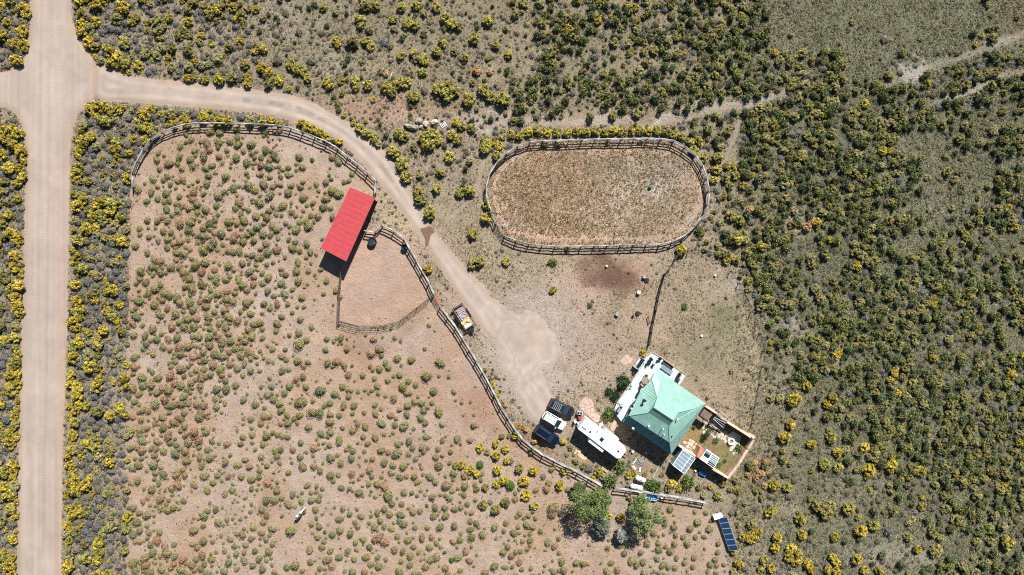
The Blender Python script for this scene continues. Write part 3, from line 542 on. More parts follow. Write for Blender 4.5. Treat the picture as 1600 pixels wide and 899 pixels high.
def near(px, py, r, f):
    for i in range(int(px // 24) - 1, int(px // 24) + 2):
        for j in range(int(py // 24) - 1, int(py // 24) + 2):
            for (a, b, c) in cellh.get((i, j), ()):
                if (a - px) ** 2 + (b - py) ** 2 < (f * (r + c)) ** 2: return True
    return False
def put(px, py, r): cellh.setdefault((int(px // 24), int(py // 24)), []).append((px, py, r))
for p in plants: put(p[1], p[2], p[3])
cands = []
SPEC = {  # tries per square, radius range, overlap, mix of (kind, hue, weight)
 'Y': (60, 4, 11.5, .60, [('rabbitbrush', 'Y', 5), ('rabbitbrush', '', 2), ('sagebrush', 'S', 3), ('sagebrush', 's', 1.5), ('rabbitbrush', 'o', 1.5)]),
 'y': (34, 3.5, 10, .64, [('rabbitbrush', 'Y', 2.2), ('rabbitbrush', '', 2), ('sagebrush', 's', 3), ('sagebrush', 'S', 2), ('rabbitbrush', 'o', 2)]),
 'u': (16, 2.5, 6.5, .8, [('sagebrush', 's', 2), ('sagebrush', 't', 3), ('greasewood_shrub', 'd', 1), ('rabbitbrush', 'o', .6)]),
 's': (9, 3, 9, .8, [('rabbitbrush', 'o', 2), ('rabbitbrush', '', 1), ('sagebrush', 's', 2), ('sagebrush', 't', 2), ('greasewood_shrub', 'd', 1)]),
 't': (3.0, 2.5, 6.5, .9, [('sagebrush', 't', 3), ('rabbitbrush', 'o', .7), ('sagebrush', 's', 1)]),
 'g': (40, 2.8, 9.2, .76, [('greasewood_shrub', 'g', 4), ('greasewood_shrub', 'd', 2), ('rabbitbrush', '', 1.6), ('rabbitbrush', 'o', 2.2), ('rabbitbrush', 'Y', .25), ('sagebrush', 't', 2), ('sagebrush', 'S', 1)]),
 'G': (80, 2.8, 9.2, .68, [('greasewood_shrub', 'g', 5), ('greasewood_shrub', 'd', 3.5), ('rabbitbrush', '', 1.4), ('rabbitbrush', 'o', 3.2), ('rabbitbrush', 'Y', .25), ('sagebrush', 't', 2), ('sagebrush', 'S', 1)]),
 'v': (0, 2, 3, 1, [('sagebrush', 't', 1)]), 'n': (0, 1, 1, 1, [('sagebrush', 't', 1)]), 'x': (0, 1, 1, 1, [('saltbush', 'p', 1)]),
 'P': (64, 2.9, 9.0, .78, [('saltbush', 'p', 4), ('saltbush', 'b', 3), ('saltbush', 'r', 1.8), ('saltbush', 'v', 2)]),
 'p': (42, 2.8, 8.8, .84, [('saltbush', 'p', 4), ('saltbush', 'b', 2.4), ('saltbush', 'r', .9), ('saltbush', 'v', 2.4)]),
 'q': (22, 2.6, 8.0, .90, [('saltbush', 'p', 4), ('saltbush', 'b', 1.6), ('saltbush', 'r', .6), ('saltbush', 'v', 2.6)]),
 'o': (2.6, 2.0, 5.5, 1.2, [('saltbush', 'p', 3), ('saltbush', 'b', 1), ('saltbush', 'v', 2)]),
 'w': (10, 3, 7, .9, [('rabbitbrush', '', 2), ('rabbitbrush', 'o', 3), ('saltbush', 'p', 2), ('sagebrush', 's', 1)])}
MG = 90
allc = []
for j in range(-3, 25):
    for i in range(-3, 43):
        ci, cj = min(max(i, 0), 39), min(max(j, 0), 22)
        for inner in (False, True):
            if inner:
                row = INN.get(cj)
                if row is None or not 0 <= ci - 5 < len(row): continue
                ch = row[ci - 5]
            else: ch = OUT[cj][ci]
            n, r0, r1, f, mix = SPEC[ch]; k = int(n) + (rp.random() < n - int(n))
            for _ in range(k): allc.append((i * 40 + rp.random() * 40, j * 40 + rp.random() * 40, rp.random(), ch, inner))
ax = np.array([c[0] for c in allc]); ay = np.array([c[1] for c in allc])
ok = (ax > -MG) & (ax < 1600 + MG) & (ay > -MG) & (ay < 899 + MG)
sp_ = sdf(ax, ay, PADDOCK); spn = sdf(ax, ay, PEN); so_ = sdf(ax, ay, OVAL); sr = np.minimum(sdf(ax, ay, ROADc), drive_d(ax, ay)); sy = sdf(ax, ay, YARD); sg = sdf(ax, ay, GARDEN)
ko = np.min([sdf(ax, ay, p) - m_ for p, m_ in KEEP_OUT], 0)
gapn = fbm(ax / 30, ay / 30, 91)
left = (ax < 205) & (ay > 295)
inn = np.array([c[4] for c in allc])
sp2 = path_d(ax, ay)
ok &= (sp2 > 3) & np.where(inn, (sp_ < -5) & (spn > 3), (sp_ > np.where(left, -4, 4)) & (sy > 3)) & (so_ > 7) & (ko > 4)
order = sorted(np.nonzero(ok)[0], key=lambda q: -allc[q][2])
for q in order:
    px, py, u, ch, inner = allc[q]; n, r0, r1, f, mix = SPEC[ch]
    if ch in 'gG' and gapn[q] < .31: continue
    if ch in 'Yy' and gapn[q] < .27 and sr[q] > 22: continue
    r = r0 + (r1 - r0) * u ** 1.5
    if sr[q] < r * .75 + 1: continue
    if near(px, py, r, f * rp.uniform(.6, 1.3)): continue
    if inner and ch in 'Ppq' and gapn[q] < .34: continue
    if ch == 'Y' and px < 230 and sr[q] < 20: kk = rp.choices([('rabbitbrush', 'Y'), ('rabbitbrush', ''), ('sagebrush', 's')], [6, 1.5, 1])[0]
    elif ch in 'Yy' and px < 230: kk = rp.choices([('rabbitbrush', 'Y'), ('rabbitbrush', ''), ('sagebrush', 's'), ('sagebrush', 'S'), ('rabbitbrush', 'o')], [2, 1.2, 3, 3.5, 1])[0]
    else:
        kk = rp.choices([(a, b) for a, b, c in mix], [c for a, b, c in mix])[0]
    put(px, py, r); plants.append([kk[0], px, py, r, kk[1], False])
# a few orange dead shrubs on the slope to the east
for px, py, r in ((1182,748,6),(1168,742,5),(812,664,5),(822,672,5),(835,690,6),(1196,722,5),(790,634,4),(1240,349,8),(1262,356,8),(1268,345,7),(1316,335,6),(1174,328,7),(1338,540,6),(603,116,5),(745,110,8),(765,112,6),(1190,740,7),(1196,760,6),(1180,725,6),(1088,784,5)):
    plants.append(['rabbitbrush', px, py, r, 'R', True])

COLW = {'Y': 'bright yellow flowering', '': 'yellow-green flowering', 'o': 'olive-green', 'g': 'green yellow-tipped', 'd': 'dark green', 'G': 'vivid green', 'p': 'olive', 'b': 'tan-brown', 'r': 'rust-coloured', 'v': 'grey-green',
        's': 'silver-grey', 'S': 'blue-grey', 't': 'drab grey-green', 'R': 'dead orange'}
ANCH = [(20,50,'on the road bank in the top left corner'),(20,260,'left of the dirt road below the side track'),(20,420,'left of the dirt road, upper stretch'),(20,600,'left of the dirt road, lower stretch'),(20,820,'left of the dirt road near the bottom edge'),
 (130,60,'on the bank above the road junction'),(190,60,'in the grey brush above the junction'),(270,60,'above the straight start of the driveway'),(360,60,'in thin brush above the driveway'),(250,115,'along the upper edge of the driveway'),(350,125,'along the upper edge of the driveway bend'),
 (135,190,'in the corner below the road junction'),(200,190,'between the driveway and the fence curve'),(290,180,'between the driveway and the paddock fence top'),(380,183,'between the driveway and the log fence'),(480,200,'on the verge beside the driveway bend'),
 (120,280,'at the road edge beside the fence end'),(175,270,'between the road and the curved fence end'),(120,380,'at the road edge, upper right bank'),(175,380,'between the road and the upper paddock'),(120,500,'at the right road edge, middle'),(175,500,'between the road and the middle paddock'),
 (115,620,'at the right road edge, lower middle'),(170,620,'between the road and the lower paddock'),(112,740,'at the right road edge, lower part'),(165,740,'on grey ground between road and paddock, low'),(110,860,'at the right road edge near the bottom'),(165,860,'between road and paddock at the bottom'),
 (440,30,'in the grassland at the top left of centre'),(440,110,'above the driveway bend'),(540,30,'in the grassland near the top edge'),(540,110,'above the pink gravel verge'),(640,30,'on the open slope near the top'),(640,90,'around the lone sign post'),(640,145,'in the thicket above the boulders'),
 (720,40,'in the grassland top centre'),(720,90,'below the top centre grassland'),(740,150,'in the thicket right of the boulders'),(670,213,'beside the row of boulders'),(725,205,'near the small pallet by the boulders'),(770,195,'on the sandy path above the oval'),
 (630,255,'along the right side of the driveway'),(665,310,'beside the driveway opposite the red shed'),(715,270,'between the driveway and the oval fence'),(735,330,'left of the oval corral'),(760,335,'growing through the oval fence, left end'),(750,400,'below left of the oval corral'),(864,400,'just below the oval corral'),
 (830,20,'at the top edge above the oval'),(830,90,'on the slope above the oval'),(830,160,'just above the sandy path'),(830,210,'against the upper oval fence, left'),(920,30,'at the top edge, right of centre'),(920,100,'in thicket above the oval'),(920,165,'in the hedge above the sandy path'),(920,208,'against the upper oval fence, middle'),
 (1010,30,'in thicket at the top edge'),(1010,100,'in thicket above the right oval end'),(1010,165,'in the hedge above the path end'),(1030,210,'against the upper oval fence, right'),(1100,40,'in dense brush near the top edge'),(1100,110,'in dense brush beyond the oval'),(1100,180,'beside the sandy path end'),(1105,250,'just outside the right end of the oval'),
 (1130,340,'right of the oval corral'),(1150,400,'above the fenced dog yard'),(1180,60,'left of the olive meadow'),(1190,140,'below the olive meadow corner'),(1190,220,'in brush right of the oval'),(1200,300,'in brush far right of the oval'),(1200,380,'in brush above right of the yard'),(1230,450,'right of the wire fenced yard'),(1230,520,'right of the yard, in brush'),
 (1240,620,'on bare ground right of the house yard'),(1230,690,'right of the walled garden'),(1215,770,'below right of the walled garden'),(1200,850,'right of the solar panels'),(1260,860,'in the yellow clump at the bottom'),(1340,860,'at the bottom, right of the yellow clump'),(1300,790,'in the lower right grassland'),(1300,710,'in the right hand grassland'),
 (1270,20,'in the olive meadow at the top'),(1270,100,'at the lower edge of the olive meadow'),(1280,180,'in dense brush under the meadow'),(1280,260,'in the dense brush, upper right'),(1290,340,'near the orange dead shrubs'),(1290,420,'in dense brush right of the yard'),(1300,510,'in dense brush, right middle'),(1310,600,'in dense brush, lower right middle'),
 (1370,30,'in the meadow near the top right'),(1370,110,'beside the pale sandy hollow'),(1370,190,'below the pale sandy hollow'),(1370,270,'in upper right brush'),(1380,350,'in middle right brush'),(1380,430,'in right hand brush, middle'),(1380,520,'in right hand brush, below middle'),(1390,610,'in lower right brush'),(1390,690,'above the lower right grass'),(1400,780,'in the lower right grass'),(1430,870,'at the bottom right edge'),
 (1470,30,'at the top edge, far right'),(1480,90,'above the pale track, far right'),(1470,170,'below the pale track, far right'),(1470,250,'in the far right opening'),(1470,340,'in far right brush, upper middle'),(1480,430,'in far right brush, middle'),(1480,520,'in far right brush, below middle'),(1480,610,'in far right brush, lower middle'),(1490,700,'in far right brush, low'),(1490,790,'in lower far right corner brush'),
 (1570,30,'in the top right corner'),(1570,120,'by the right edge, upper'),(1570,220,'by the right edge, second quarter'),(1570,330,'by the right edge above middle'),(1570,440,'by the right edge at middle'),(1570,550,'by the right edge below middle'),(1570,660,'by the right edge, lower'),(1570,770,'by the right edge, low down'),(1560,870,'in the bottom right corner'),
 (240,240,'inside the curved fence end'),(290,250,'in the paddock under the fence curve'),(360,230,'in the paddock below the fence top'),(440,240,'in the paddock under the log fence'),(520,250,'in the paddock near the fence bend'),(520,305,'in the paddock above the red shed'),(480,340,'in the paddock left of the red shed'),(420,300,'in the upper paddock, right part'),
 (240,320,'at the upper left paddock edge'),(320,320,'in the upper paddock, centre'),(240,400,'at the left paddock edge, upper'),(320,400,'in the dense upper paddock'),(400,380,'in the paddock towards the shed'),(460,430,'in the paddock near the shed corner'),(240,480,'at the left paddock edge, middle'),(320,480,'in the middle paddock, left'),(400,480,'in the middle paddock beside bare patch'),
 (470,500,'in the paddock left of the pipe pen'),(530,460,'outside the pipe pen, left side'),(590,550,'just below the pipe pen'),(670,510,'right below the pen corner'),(240,560,'at the left paddock edge, below middle'),(320,560,'in the middle paddock, low left'),(400,560,'in the middle paddock, centre'),(480,570,'in the paddock below the pen, left'),
 (560,590,'in the paddock below the pen'),(630,600,'in the paddock below the pen, right'),(680,590,'near the trailer-side fence, inside'),(240,640,'at the left paddock edge, lower'),(320,640,'in the lower paddock, left'),(400,640,'in the lower paddock, left centre'),(480,640,'in the lower paddock, centre'),(560,660,'in the lower paddock, right centre'),
 (640,660,'in the lower paddock, right'),(720,670,'inside the fence opposite the cars'),(240,720,'at the lower left paddock edge'),(320,720,'in the lower left paddock'),(400,720,'in the paddock above the horse, left'),(470,730,'in the paddock above the horse'),(540,740,'in the paddock above right of the horse'),(620,730,'in the lower paddock, open part'),
 (700,750,'in the paddock by the yellow clump'),(770,740,'in the yellow clump inside the fence'),(820,760,'inside the fence below the cars'),(240,800,'at the paddock edge near the bottom'),(320,800,'in the bottom left paddock'),(400,800,'left of the horse'),(490,800,'right of the horse'),(570,810,'in the bottom paddock, centre'),(640,800,'in the bottom paddock, right centre'),
 (710,810,'in the bottom paddock, left of the trees'),(780,810,'in the bottom paddock beside the trees'),(860,800,'against the left tree'),(960,820,'between the two trees'),(1050,820,'right of the right tree'),(250,870,'at the bottom edge, left paddock'),(350,870,'at the bottom edge of the paddock, left'),(440,870,'below the horse'),(530,870,'at the bottom edge below the horse'),
 (620,870,'at the bottom edge, paddock centre'),(710,870,'at the bottom edge, paddock right'),(800,870,'at the bottom edge below the left tree'),(890,870,'at the bottom edge below the trees'),(980,870,'at the bottom edge below the right tree'),(1070,860,'at the bottom left of the solar panels'),
 (930,745,'between the travel trailer and the fence'),(990,745,'near the white propane tanks'),(1045,760,'by the fence below the greenhouse'),(1080,760,'below the greenhouse'),(965,610,'against the left side of the house deck'),(1006,552,'at the upper corner of the deck'),(955,650,'at the left corner of the house'),
 (1070,480,'in the middle of the dog yard'),(1150,585,'in the lower dog yard'),(915,475,'in the open yard below the oval'),(1110,680,'inside the walled garden')]
AX = np.array([a[0] for a in ANCH], float); AY = np.array([a[1] for a in ANCH], float)
HGT = {'rabbitbrush': 1.4, 'greasewood_shrub': 1.55, 'saltbush': 1.05, 'sagebrush': .95, 'juniper_shrub': 1.2, 'leafy_shrub': 1.2}
NAMEW = {'rabbitbrush': 'rabbitbrush', 'greasewood_shrub': 'shrub', 'saltbush': 'cushion shrub', 'sagebrush': 'sagebrush', 'juniper_shrub': 'juniper', 'leafy_shrub': 'leafy bush'}
KIND_LIMIT = {'rabbitbrush': 300, 'greasewood_shrub': 300, 'saltbush': 300, 'sagebrush': 150}
rt = np.random.default_rng(5)
VAR['juniper_shrub'] = [mesh_green(261), mesh_green(262)]; VAR['leafy_shrub'] = [mesh_green(271), mesh_green(272), mesh_green(273)]
cand_lab = {}
for kind in ('rabbitbrush', 'greasewood_shrub', 'saltbush', 'sagebrush', 'juniper_shrub', 'leafy_shrub'):
    ps = [p for p in plants if p[0] == kind]
    def rank(p):
        inside = 0 < p[1] < 1600 and 0 < p[2] < 899
        return (-(p[3] * (1.35 if p[5] else 1)) if inside else 99)
    ps.sort(key=rank); lim = KIND_LIMIT.get(kind, 999)
    ind, rest = ps[:lim], ps[lim:]
    meshes = VAR[kind]
    for kk_, px, py, r, hue, hand in ind:
        h = r * S * HGT[kind]
        if hue is None:
            hue = {'rabbitbrush': '', 'saltbush': random.choices(['p', 'b', 'v', 'r'], [5, 2, 3, .6])[0], 'sagebrush': random.choice('sSt'), 'juniper_shrub': 'd', 'leafy_shrub': 'v'}[kind]
        t1, t2 = tint(hue, rt)
        if kind == 'juniper_shrub': t1, t2 = (.03, .055, .02), (.05, .085, .03)
        if kind == 'leafy_shrub': t1, t2 = tuple(np.array((.10, .15, .035)) * rt.uniform(.8, 1.15)), tuple(np.array((.22, .27, .08)) * rt.uniform(.8, 1.15))
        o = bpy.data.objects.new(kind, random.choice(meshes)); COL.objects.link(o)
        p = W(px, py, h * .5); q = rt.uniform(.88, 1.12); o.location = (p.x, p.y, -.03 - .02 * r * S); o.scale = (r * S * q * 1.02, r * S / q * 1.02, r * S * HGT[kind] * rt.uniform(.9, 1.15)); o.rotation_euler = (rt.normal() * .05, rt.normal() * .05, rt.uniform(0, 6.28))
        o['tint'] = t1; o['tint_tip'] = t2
        size = 'large' if r > 10.5 else ('tiny' if r < 4.6 else ('small' if r < 7 else 'broad'))
        a = ANCH[int(np.argmin((AX - px) ** 2 + (AY - py) ** 2))][2]
        lab = f"{size} {COLW[hue]} {NAMEW[kind]} {a}"
        o['category'] = 'shrub'; cand_lab.setdefault(lab, []).append((py, px, o, kind, a))
    if rest:
        n = len(rest); P = np.zeros((n, 2)); SC = np.zeros((n, 3)); T1 = np.zeros((n, 3)); T2 = np.zeros((n, 3)); Z = np.zeros(n)
        for i, (kk_, px, py, r, hue, hand) in enumerate(rest):
            h = r * S * HGT[kind]; p = W(px, py, h * .5); P[i] = p.x, p.y; q = rt.uniform(.85, 1.15); SC[i] = r * S * q, r * S / q, h * rt.uniform(.85, 1.2); Z[i] = -.03 - .05 * r * S
            T1[i], T2[i] = tint(hue or 'p', rt)
        scatter(kind + '_thicket', meshes, P, Z, SC, T1, T2, {'rabbitbrush': 'the many smaller rabbitbrush plants spread over the rangeland and road banks', 'greasewood_shrub': 'the many smaller dark green shrubs of the brushland on the right',
          'saltbush': 'the many smaller round grazed shrubs dotted over the sandy paddock', 'sagebrush': 'low grey sagebrush filling the gaps between the yellow shrubs'}[kind], 'shrubs')
ORD = ['topmost', 'second from the top', 'third from the top', 'fourth from the top', 'fifth from the top', 'sixth from the top', 'seventh from the top', 'eighth from the top', 'ninth x', 'tenth x', 'eleventh x', 'twelfth x', 'thirteenth x', 'fourteenth x', 'fifteenth x', 'sixteenth x']
for lab, L_ in cand_lab.items():
    L_.sort(key=lambda t: t[0])
    for i, (py, px, o, kind, a) in enumerate(L_):
        w_ = lab.split(); o['group'] = f"{NAMEW[kind]} plants {a}"
        if len(L_) > 1:
            if len(L_) == 2: w_ = w_ + (['(upper)'] if i == 0 else ['(lower)'])
            elif len(L_) == 3: w_ = w_ + [['(uppermost)', '(middle)', '(lowest)'][i]]
            elif i < 16: w_ = w_ + ['(' + ORD[i].split()[0] + ')'] if i == 0 else w_ + [ORD[i].split()[0], 'down']
        o['label'] = ' '.join(w_[:16])
print('plants', {k: sum(p[0] == k for p in plants) for k in VAR})

# ---- dry grass: tens of thousands of tufts, thick in the meadow, the oval and the yard
NT = 520000
tx = rng.uniform(-60, 1660, NT); ty = rng.uniform(-60, 960, NT)
dP = sdf(tx, ty, PADDOCK); dO = sdf(tx, ty, OVAL); dR = np.minimum(sdf(tx, ty, ROADc), drive_d(tx, ty)); dN = sdf(tx, ty, PEN); dY = sdf(tx, ty, YARD); dG = sdf(tx, ty, GARDEN)
nz = fbm(tx / 22, ty / 22, 131); nf = fbm(tx / 6, ty / 6, 137)
dens = np.full(NT, .62) + (nz - .5) * 1.0
dens = np.where(tx > 1150, .85 + (nz - .5) * .8, dens)
lf_ = (dP < 0) & (tx < 440); dens = np.where((dP < 0), np.where(lf_, .03 + .30 * np.clip(nz - .42, 0, 1) * 2, .02), dens); dens = np.where((dP < 0) & (tx > 720) & (ty > 640), .09, dens); dens = np.where(dN < 0, .006, dens)
dens = np.where(dY < 0, .62 + (nz - .5) * .9, dens)
bare = np.zeros(NT)
for cx, cy, rx, ry, tl, col, st in BLOBS:
    if min(col) > 126 and col[0] > 184 and not (cx < 500 and cy < 130):
        t = math.radians(tl); dx = tx - cx; dy_ = ty - cy; u = (dx * math.cos(t) + dy_ * math.sin(t)) / rx; v = (-dx * math.sin(t) + dy_ * math.cos(t)) / ry
        bare = np.maximum(bare, st * sstep(1.2, .6, np.sqrt(u * u + v * v)))
dens *= 1 - bare * .85
dens = np.where(dO < -2, .8 + (nf - .5) * .9 - .45 * sstep(.5, .7, nz) * (tx > 980), dens); dens = np.where((dO > -15) & (dO < -8), dens * .25, dens)
dens = np.where((tx > 930) & (tx < 985) & (ty > 395) & (ty < 455), .02, dens)
dens = np.where(path_d(tx, ty) < 2, dens * .15, dens); dens = np.where(dR < 2, 0, dens); dens = np.where(dG < 3, .45 * (nz > .45), dens)
for p, m_ in KEEP_OUT[:3] + KEEP_OUT[4:]: dens = np.where(sdf(tx, ty, p) < 0, 0, dens)
keep = rng.random(NT) < dens * .8; tx = tx[keep]; ty = ty[keep]; nz = nz[keep]; dO = dO[keep]; n = len(tx)
P = np.stack([(tx - 800) * S, (449.5 - ty) * S], 1); sc = rng.uniform(.12, .34, n) * np.where(tx > 1150, 1.15, np.where(dO < 0, 1.25, np.where(tx > 640, .85, 1.0))); SC = np.stack([sc, sc, sc * rng.uniform(.4, .85, n)], 1)
base = np.array([(166,154,122),(146,140,104),(186,168,132),(132,128,90),(186,150,110),(88,86,66.)]); pr = np.tile(np.array([.22,.22,.17,.16,.03,.20]), (n, 1))
inO = dO < 0; pr[inO] = (.20, .05, .24, .14, .24, .13); rgt = (tx > 1130) & ~inO; pr[rgt] = (.17, .26, .1, .2, .02, .25)
pad = sdf(tx, ty, PADDOCK) < 0; pr[pad] = (.1, .12, .12, .26, .26, .14)
pk = (rng.random(n)[:, None] > np.cumsum(pr, 1)).sum(1).clip(0, 5); T = lin(base[pk]) / 1.45 * rng.uniform(.75, 1.2, (n, 1)); T = np.where(inO[:, None], T * (1.05, .97, .92), T); T = np.where(rgt[:, None], T * (.96, 1.02, 1.0), T)
scatter('dry_grass', TUFT, P, np.full(n, -.02), SC, T * .6, T * 1.3, 'short dry bunch grass over the meadow, the oval corral and the yard', 'grass')
print('tufts', n)
# ---- clods and small stones on the bare soil
NS = 5200; sx_ = rng.uniform(200, 1140, NS); sy_ = rng.uniform(190, 899, NS); kp = (sdf(sx_, sy_, PADDOCK) < -2) | ((sdf(sx_, sy_, YARD) < 0) & (rng.random(NS) < .4)); kp &= (fbm(sx_ / 30, sy_ / 30, 171) > .42) & (np.minimum(sdf(sx_, sy_, ROADc), drive_d(sx_, sy_)) > 1)
sx_ = sx_[kp]; sy_ = sy_[kp]; n = len(sx_); sb = []
for i in range(3):
    b = LB(); b.blob((0, 0, .1), 1, np.random.default_rng(600 + i), 0, 1, .6); sb.append(b.mesh('clod'))
s_ = rng.uniform(.03, .12, n) ; T = lin(np.array([(120,92,70.),(160,130,105),(90,70,52),(185,160,140)])[rng.integers(0, 4, n)]) / 1.8
scatter('dung_and_stones', sb, np.stack([(sx_ - 800) * S, (449.5 - sy_) * S], 1), np.full(n, .0), np.stack([s_ * 1.2, s_, s_], 1), T, T, 'small clods, dung and stones scattered on the sandy soil', 'clods')

# ---- low grey twiggy scrub between the bushes, ankle high
NL = 46000; lx = rng.uniform(-60, 1660, NL); ly = rng.uniform(-60, 960, NL)
kp = (sdf(lx, ly, PADDOCK) > 0) & (sdf(lx, ly, OVAL) > 2) & (np.minimum(sdf(lx, ly, ROADc), drive_d(lx, ly)) > 3) & (path_d(lx, ly) > 3) & (sdf(lx, ly, GARDEN) > 3) & (sdf(lx, ly, PEN) > 4) & (np.hypot((lx - 835) / 62, (ly - 535) / 80) > 1 + (fbm(lx / 15, ly / 15, 411) - .5))
for p, m_ in KEEP_OUT[:3] + KEEP_OUT[4:]: kp &= sdf(lx, ly, p) > 2
strip = (lx < 220); yard = sdf(lx, ly, YARD) < 0; ln = fbm(lx / 18, ly / 18, 401)
kp &= rng.random(NL) < np.where(yard, .05, np.where(strip, .75, .15 + 1.1 * np.clip(ln - .35, 0, 1)))
lx = lx[kp]; ly = ly[kp]; n = len(lx); s_ = rng.uniform(.18, .5, n); cb = np.array([(150,146,134),(126,122,96),(140,136,112),(104,102,78),(160,148,120.)]); k_ = rng.integers(0, 5, n); T = lin(cb[k_]) / 1.4 * rng.uniform(.8, 1.2, (n, 1))
scatter('low_scrub', VAR['sagebrush'][:3], np.stack([(lx - 800) * S, (449.5 - ly) * S], 1), np.full(n, -.03), np.stack([s_, s_, s_ * .8], 1), T * .8, T * 1.25, 'ankle-high grey and olive scrub covering the soil between the bushes', 'scrub')
print('scrub', n)
# ---------------------------------------------------------------- log and rail fences
def seglen(P):
    P = [Vector(p) for p in P]; return sum((P[i + 1] - P[i]).length for i in range(len(P) - 1))
def walk(P, step):
    """points every ~step metres along a polyline, kinks kept soft"""
    P = [Vector((p[0], p[1])) for p in P]; L = seglen(P); n = max(1, round(L / step)); out = []; d = 0; i = 0; acc = 0
    for k in range(n + 1):
        t = L * k / n
        while i < len(P) - 2 and acc + (P[i + 1] - P[i]).length < t - 1e-6: acc += (P[i + 1] - P[i]).length; i += 1
        s_ = (P[i + 1] - P[i]); out.append(P[i] + s_ * min(1, (t - acc) / max(s_.length, 1e-6)))
    return out
def log_mesh(seed, r, m, name):
    q = random.Random(seed); rings = []
    for k in range(6):
        x = k / 5; oy, oz = q.uniform(-.03, .03), q.uniform(-.03, .03); rr = r * q.uniform(.85, 1.12)
        rings.append([(x, oy + math.cos(t) * rr, oz + math.sin(t) * rr) for t in [2 * math.pi * i / 8 for i in range(8)]])
    b = MB(); b.loft(rings); return b.mesh(name, m, True)
RAILT = [log_mesh(i, .105, M['rail'], 'rail') for i in range(4)]; RAILM = [log_mesh(10 + i, .075, M['rail'], 'rail') for i in range(3)]
def post_mesh(h, r, m, name='post'):
    b = MB(); b.lathe([(r * 1.05, -.15), (r, .3), (r * .95, h - .03), (r * .8, h)], 8); return b.mesh(name, m, False)
POSTM = post_mesh(1.42, .10, M['post'])
def rail_fence(pts, label, group=None, heights=(.5, .95, 1.4), step=2.25, top=True, hh=1.4):
    w = [W(x, y, hh).xy for x, y in pts]; w = walk(w, step); o = w[0]
    t = empty('log_rail_fence', (o.x, o.y, 0), 0, label, 'fence', group)
    for i, p in enumerate(w):
        po = link('post', POSTM, t, loc=(p.x - o.x, p.y - o.y, 0)); po.rotation_euler = (random.uniform(-.04, .04), random.uniform(-.04, .04), random.uniform(0, 3)); po.scale = (1, 1, random.uniform(.96, 1.06))
    for i in range(len(w) - 1):
        a, b = w[i], w[i + 1]; d = b - a
        for k, h in enumerate(heights):
            me = random.choice(RAILT if k == len(heights) - 1 else RAILM); ov = .12
            n_ = Vector((-d.y, d.x)).normalized() * (.0 if k == len(heights) - 1 else .05)
            st = a - d.normalized() * ov + n_; z0 = h + random.uniform(-.05, .05); z1 = h + random.uniform(-.05, .05)
            r_ = link('rail', me, t, loc=(st.x - o.x, st.y - o.y, z0)); r_.scale = (d.length + 2 * ov, 1, 1)
            r_.rotation_euler = (0, -math.atan2(z1 - z0, d.length), math.atan2(d.y, d.x))
    return t
FG = 'log rail fences of the ranch'
rail_fence([(206,292),(205,270),(214,250),(230,222),(246,209),(262,202),(280,196),(300,192),(325,192),(400,194),(427,195),(457,200),(482,210),(510,221),(520,226),(537,240),(555,254),(575,271),(589,285),(585,302)], 'weathered log rail fence curving round the upper paddock to the red shed', FG)
rail_fence([(570,361),(581,369),(591,350),(610,358),(629,369),(637,385),(650,407),(672,447),(677,460)], 'weathered log rail fence round the pipe pen, from the red shed to the red gate', FG)
rail_fence([(687,479),(712,512),(735,550),(760,592),(785,642),(798,661),(810,682),(825,695),(843,709),(862,719),(907,741),(940,760)], 'long weathered log fence between paddock and driveway, past the cars and trailer', FG)
rail_fence([(962,764),(1012,771),(1040,776),(1080,782),(1104,787)], 'short log fence behind the propane tanks, ending at the paddock corner', FG)
rail_fence([(788,368),(807,376),(825,381),(862,385),(905,385),(950,384),(1000,382),(1032,382),(1057,376),(1077,364),(1092,347),(1105,330),(1109,307),(1107,287),(1102,266),(1092,247),(1075,232),(1055,220),(1025,216),(920,218),(861,220),(839,220),(818,224),(797,234),(782,248),(768,264),(765,272),(757,300),(761,313),(775,349)],
           'weathered log rail fence enclosing the oval riding corral', FG)
def pipe_panel_gate(a, b, name, label, cat, col='pipe', nb=5, h=1.35):
    A, B = W(*a, h).xy, W(*b, h).xy; d = B - A; L = d.length; t = empty(name, (A.x, A.y, 0), math.atan2(d.y, d.x), label, cat)
    m_ = MB(); m_.tube((0, 0, .0), (0, 0, h + .1), .05); m_.build('post', M[col], t)
    m_ = MB(); m_.tube((L, 0, .0), (L, 0, h + .1), .05); m_.build('post', M[col], t)
    for k in range(nb):
        z = .2 + (h - .2) * k / (nb - 1); m_ = MB(); m_.tube((0, 0, z), (L, 0, z), .035, n=6); m_.build('bar', M[col], t)
    m_ = MB(); m_.tube((L / 2, 0, .2), (L / 2, 0, h), .025, n=6); m_.build('brace', M[col], t)
    return t
pipe_panel_gate((775,349), (788,368), 'metal_gate', 'narrow grey metal bar gate at the lower left end of the oval corral', 'gate', 'galv', 7)
pipe_panel_gate((677,460), (687,479), 'metal_gate', 'red metal bar gate in the log fence beside the flat trailer', 'gate', 'red', 6)
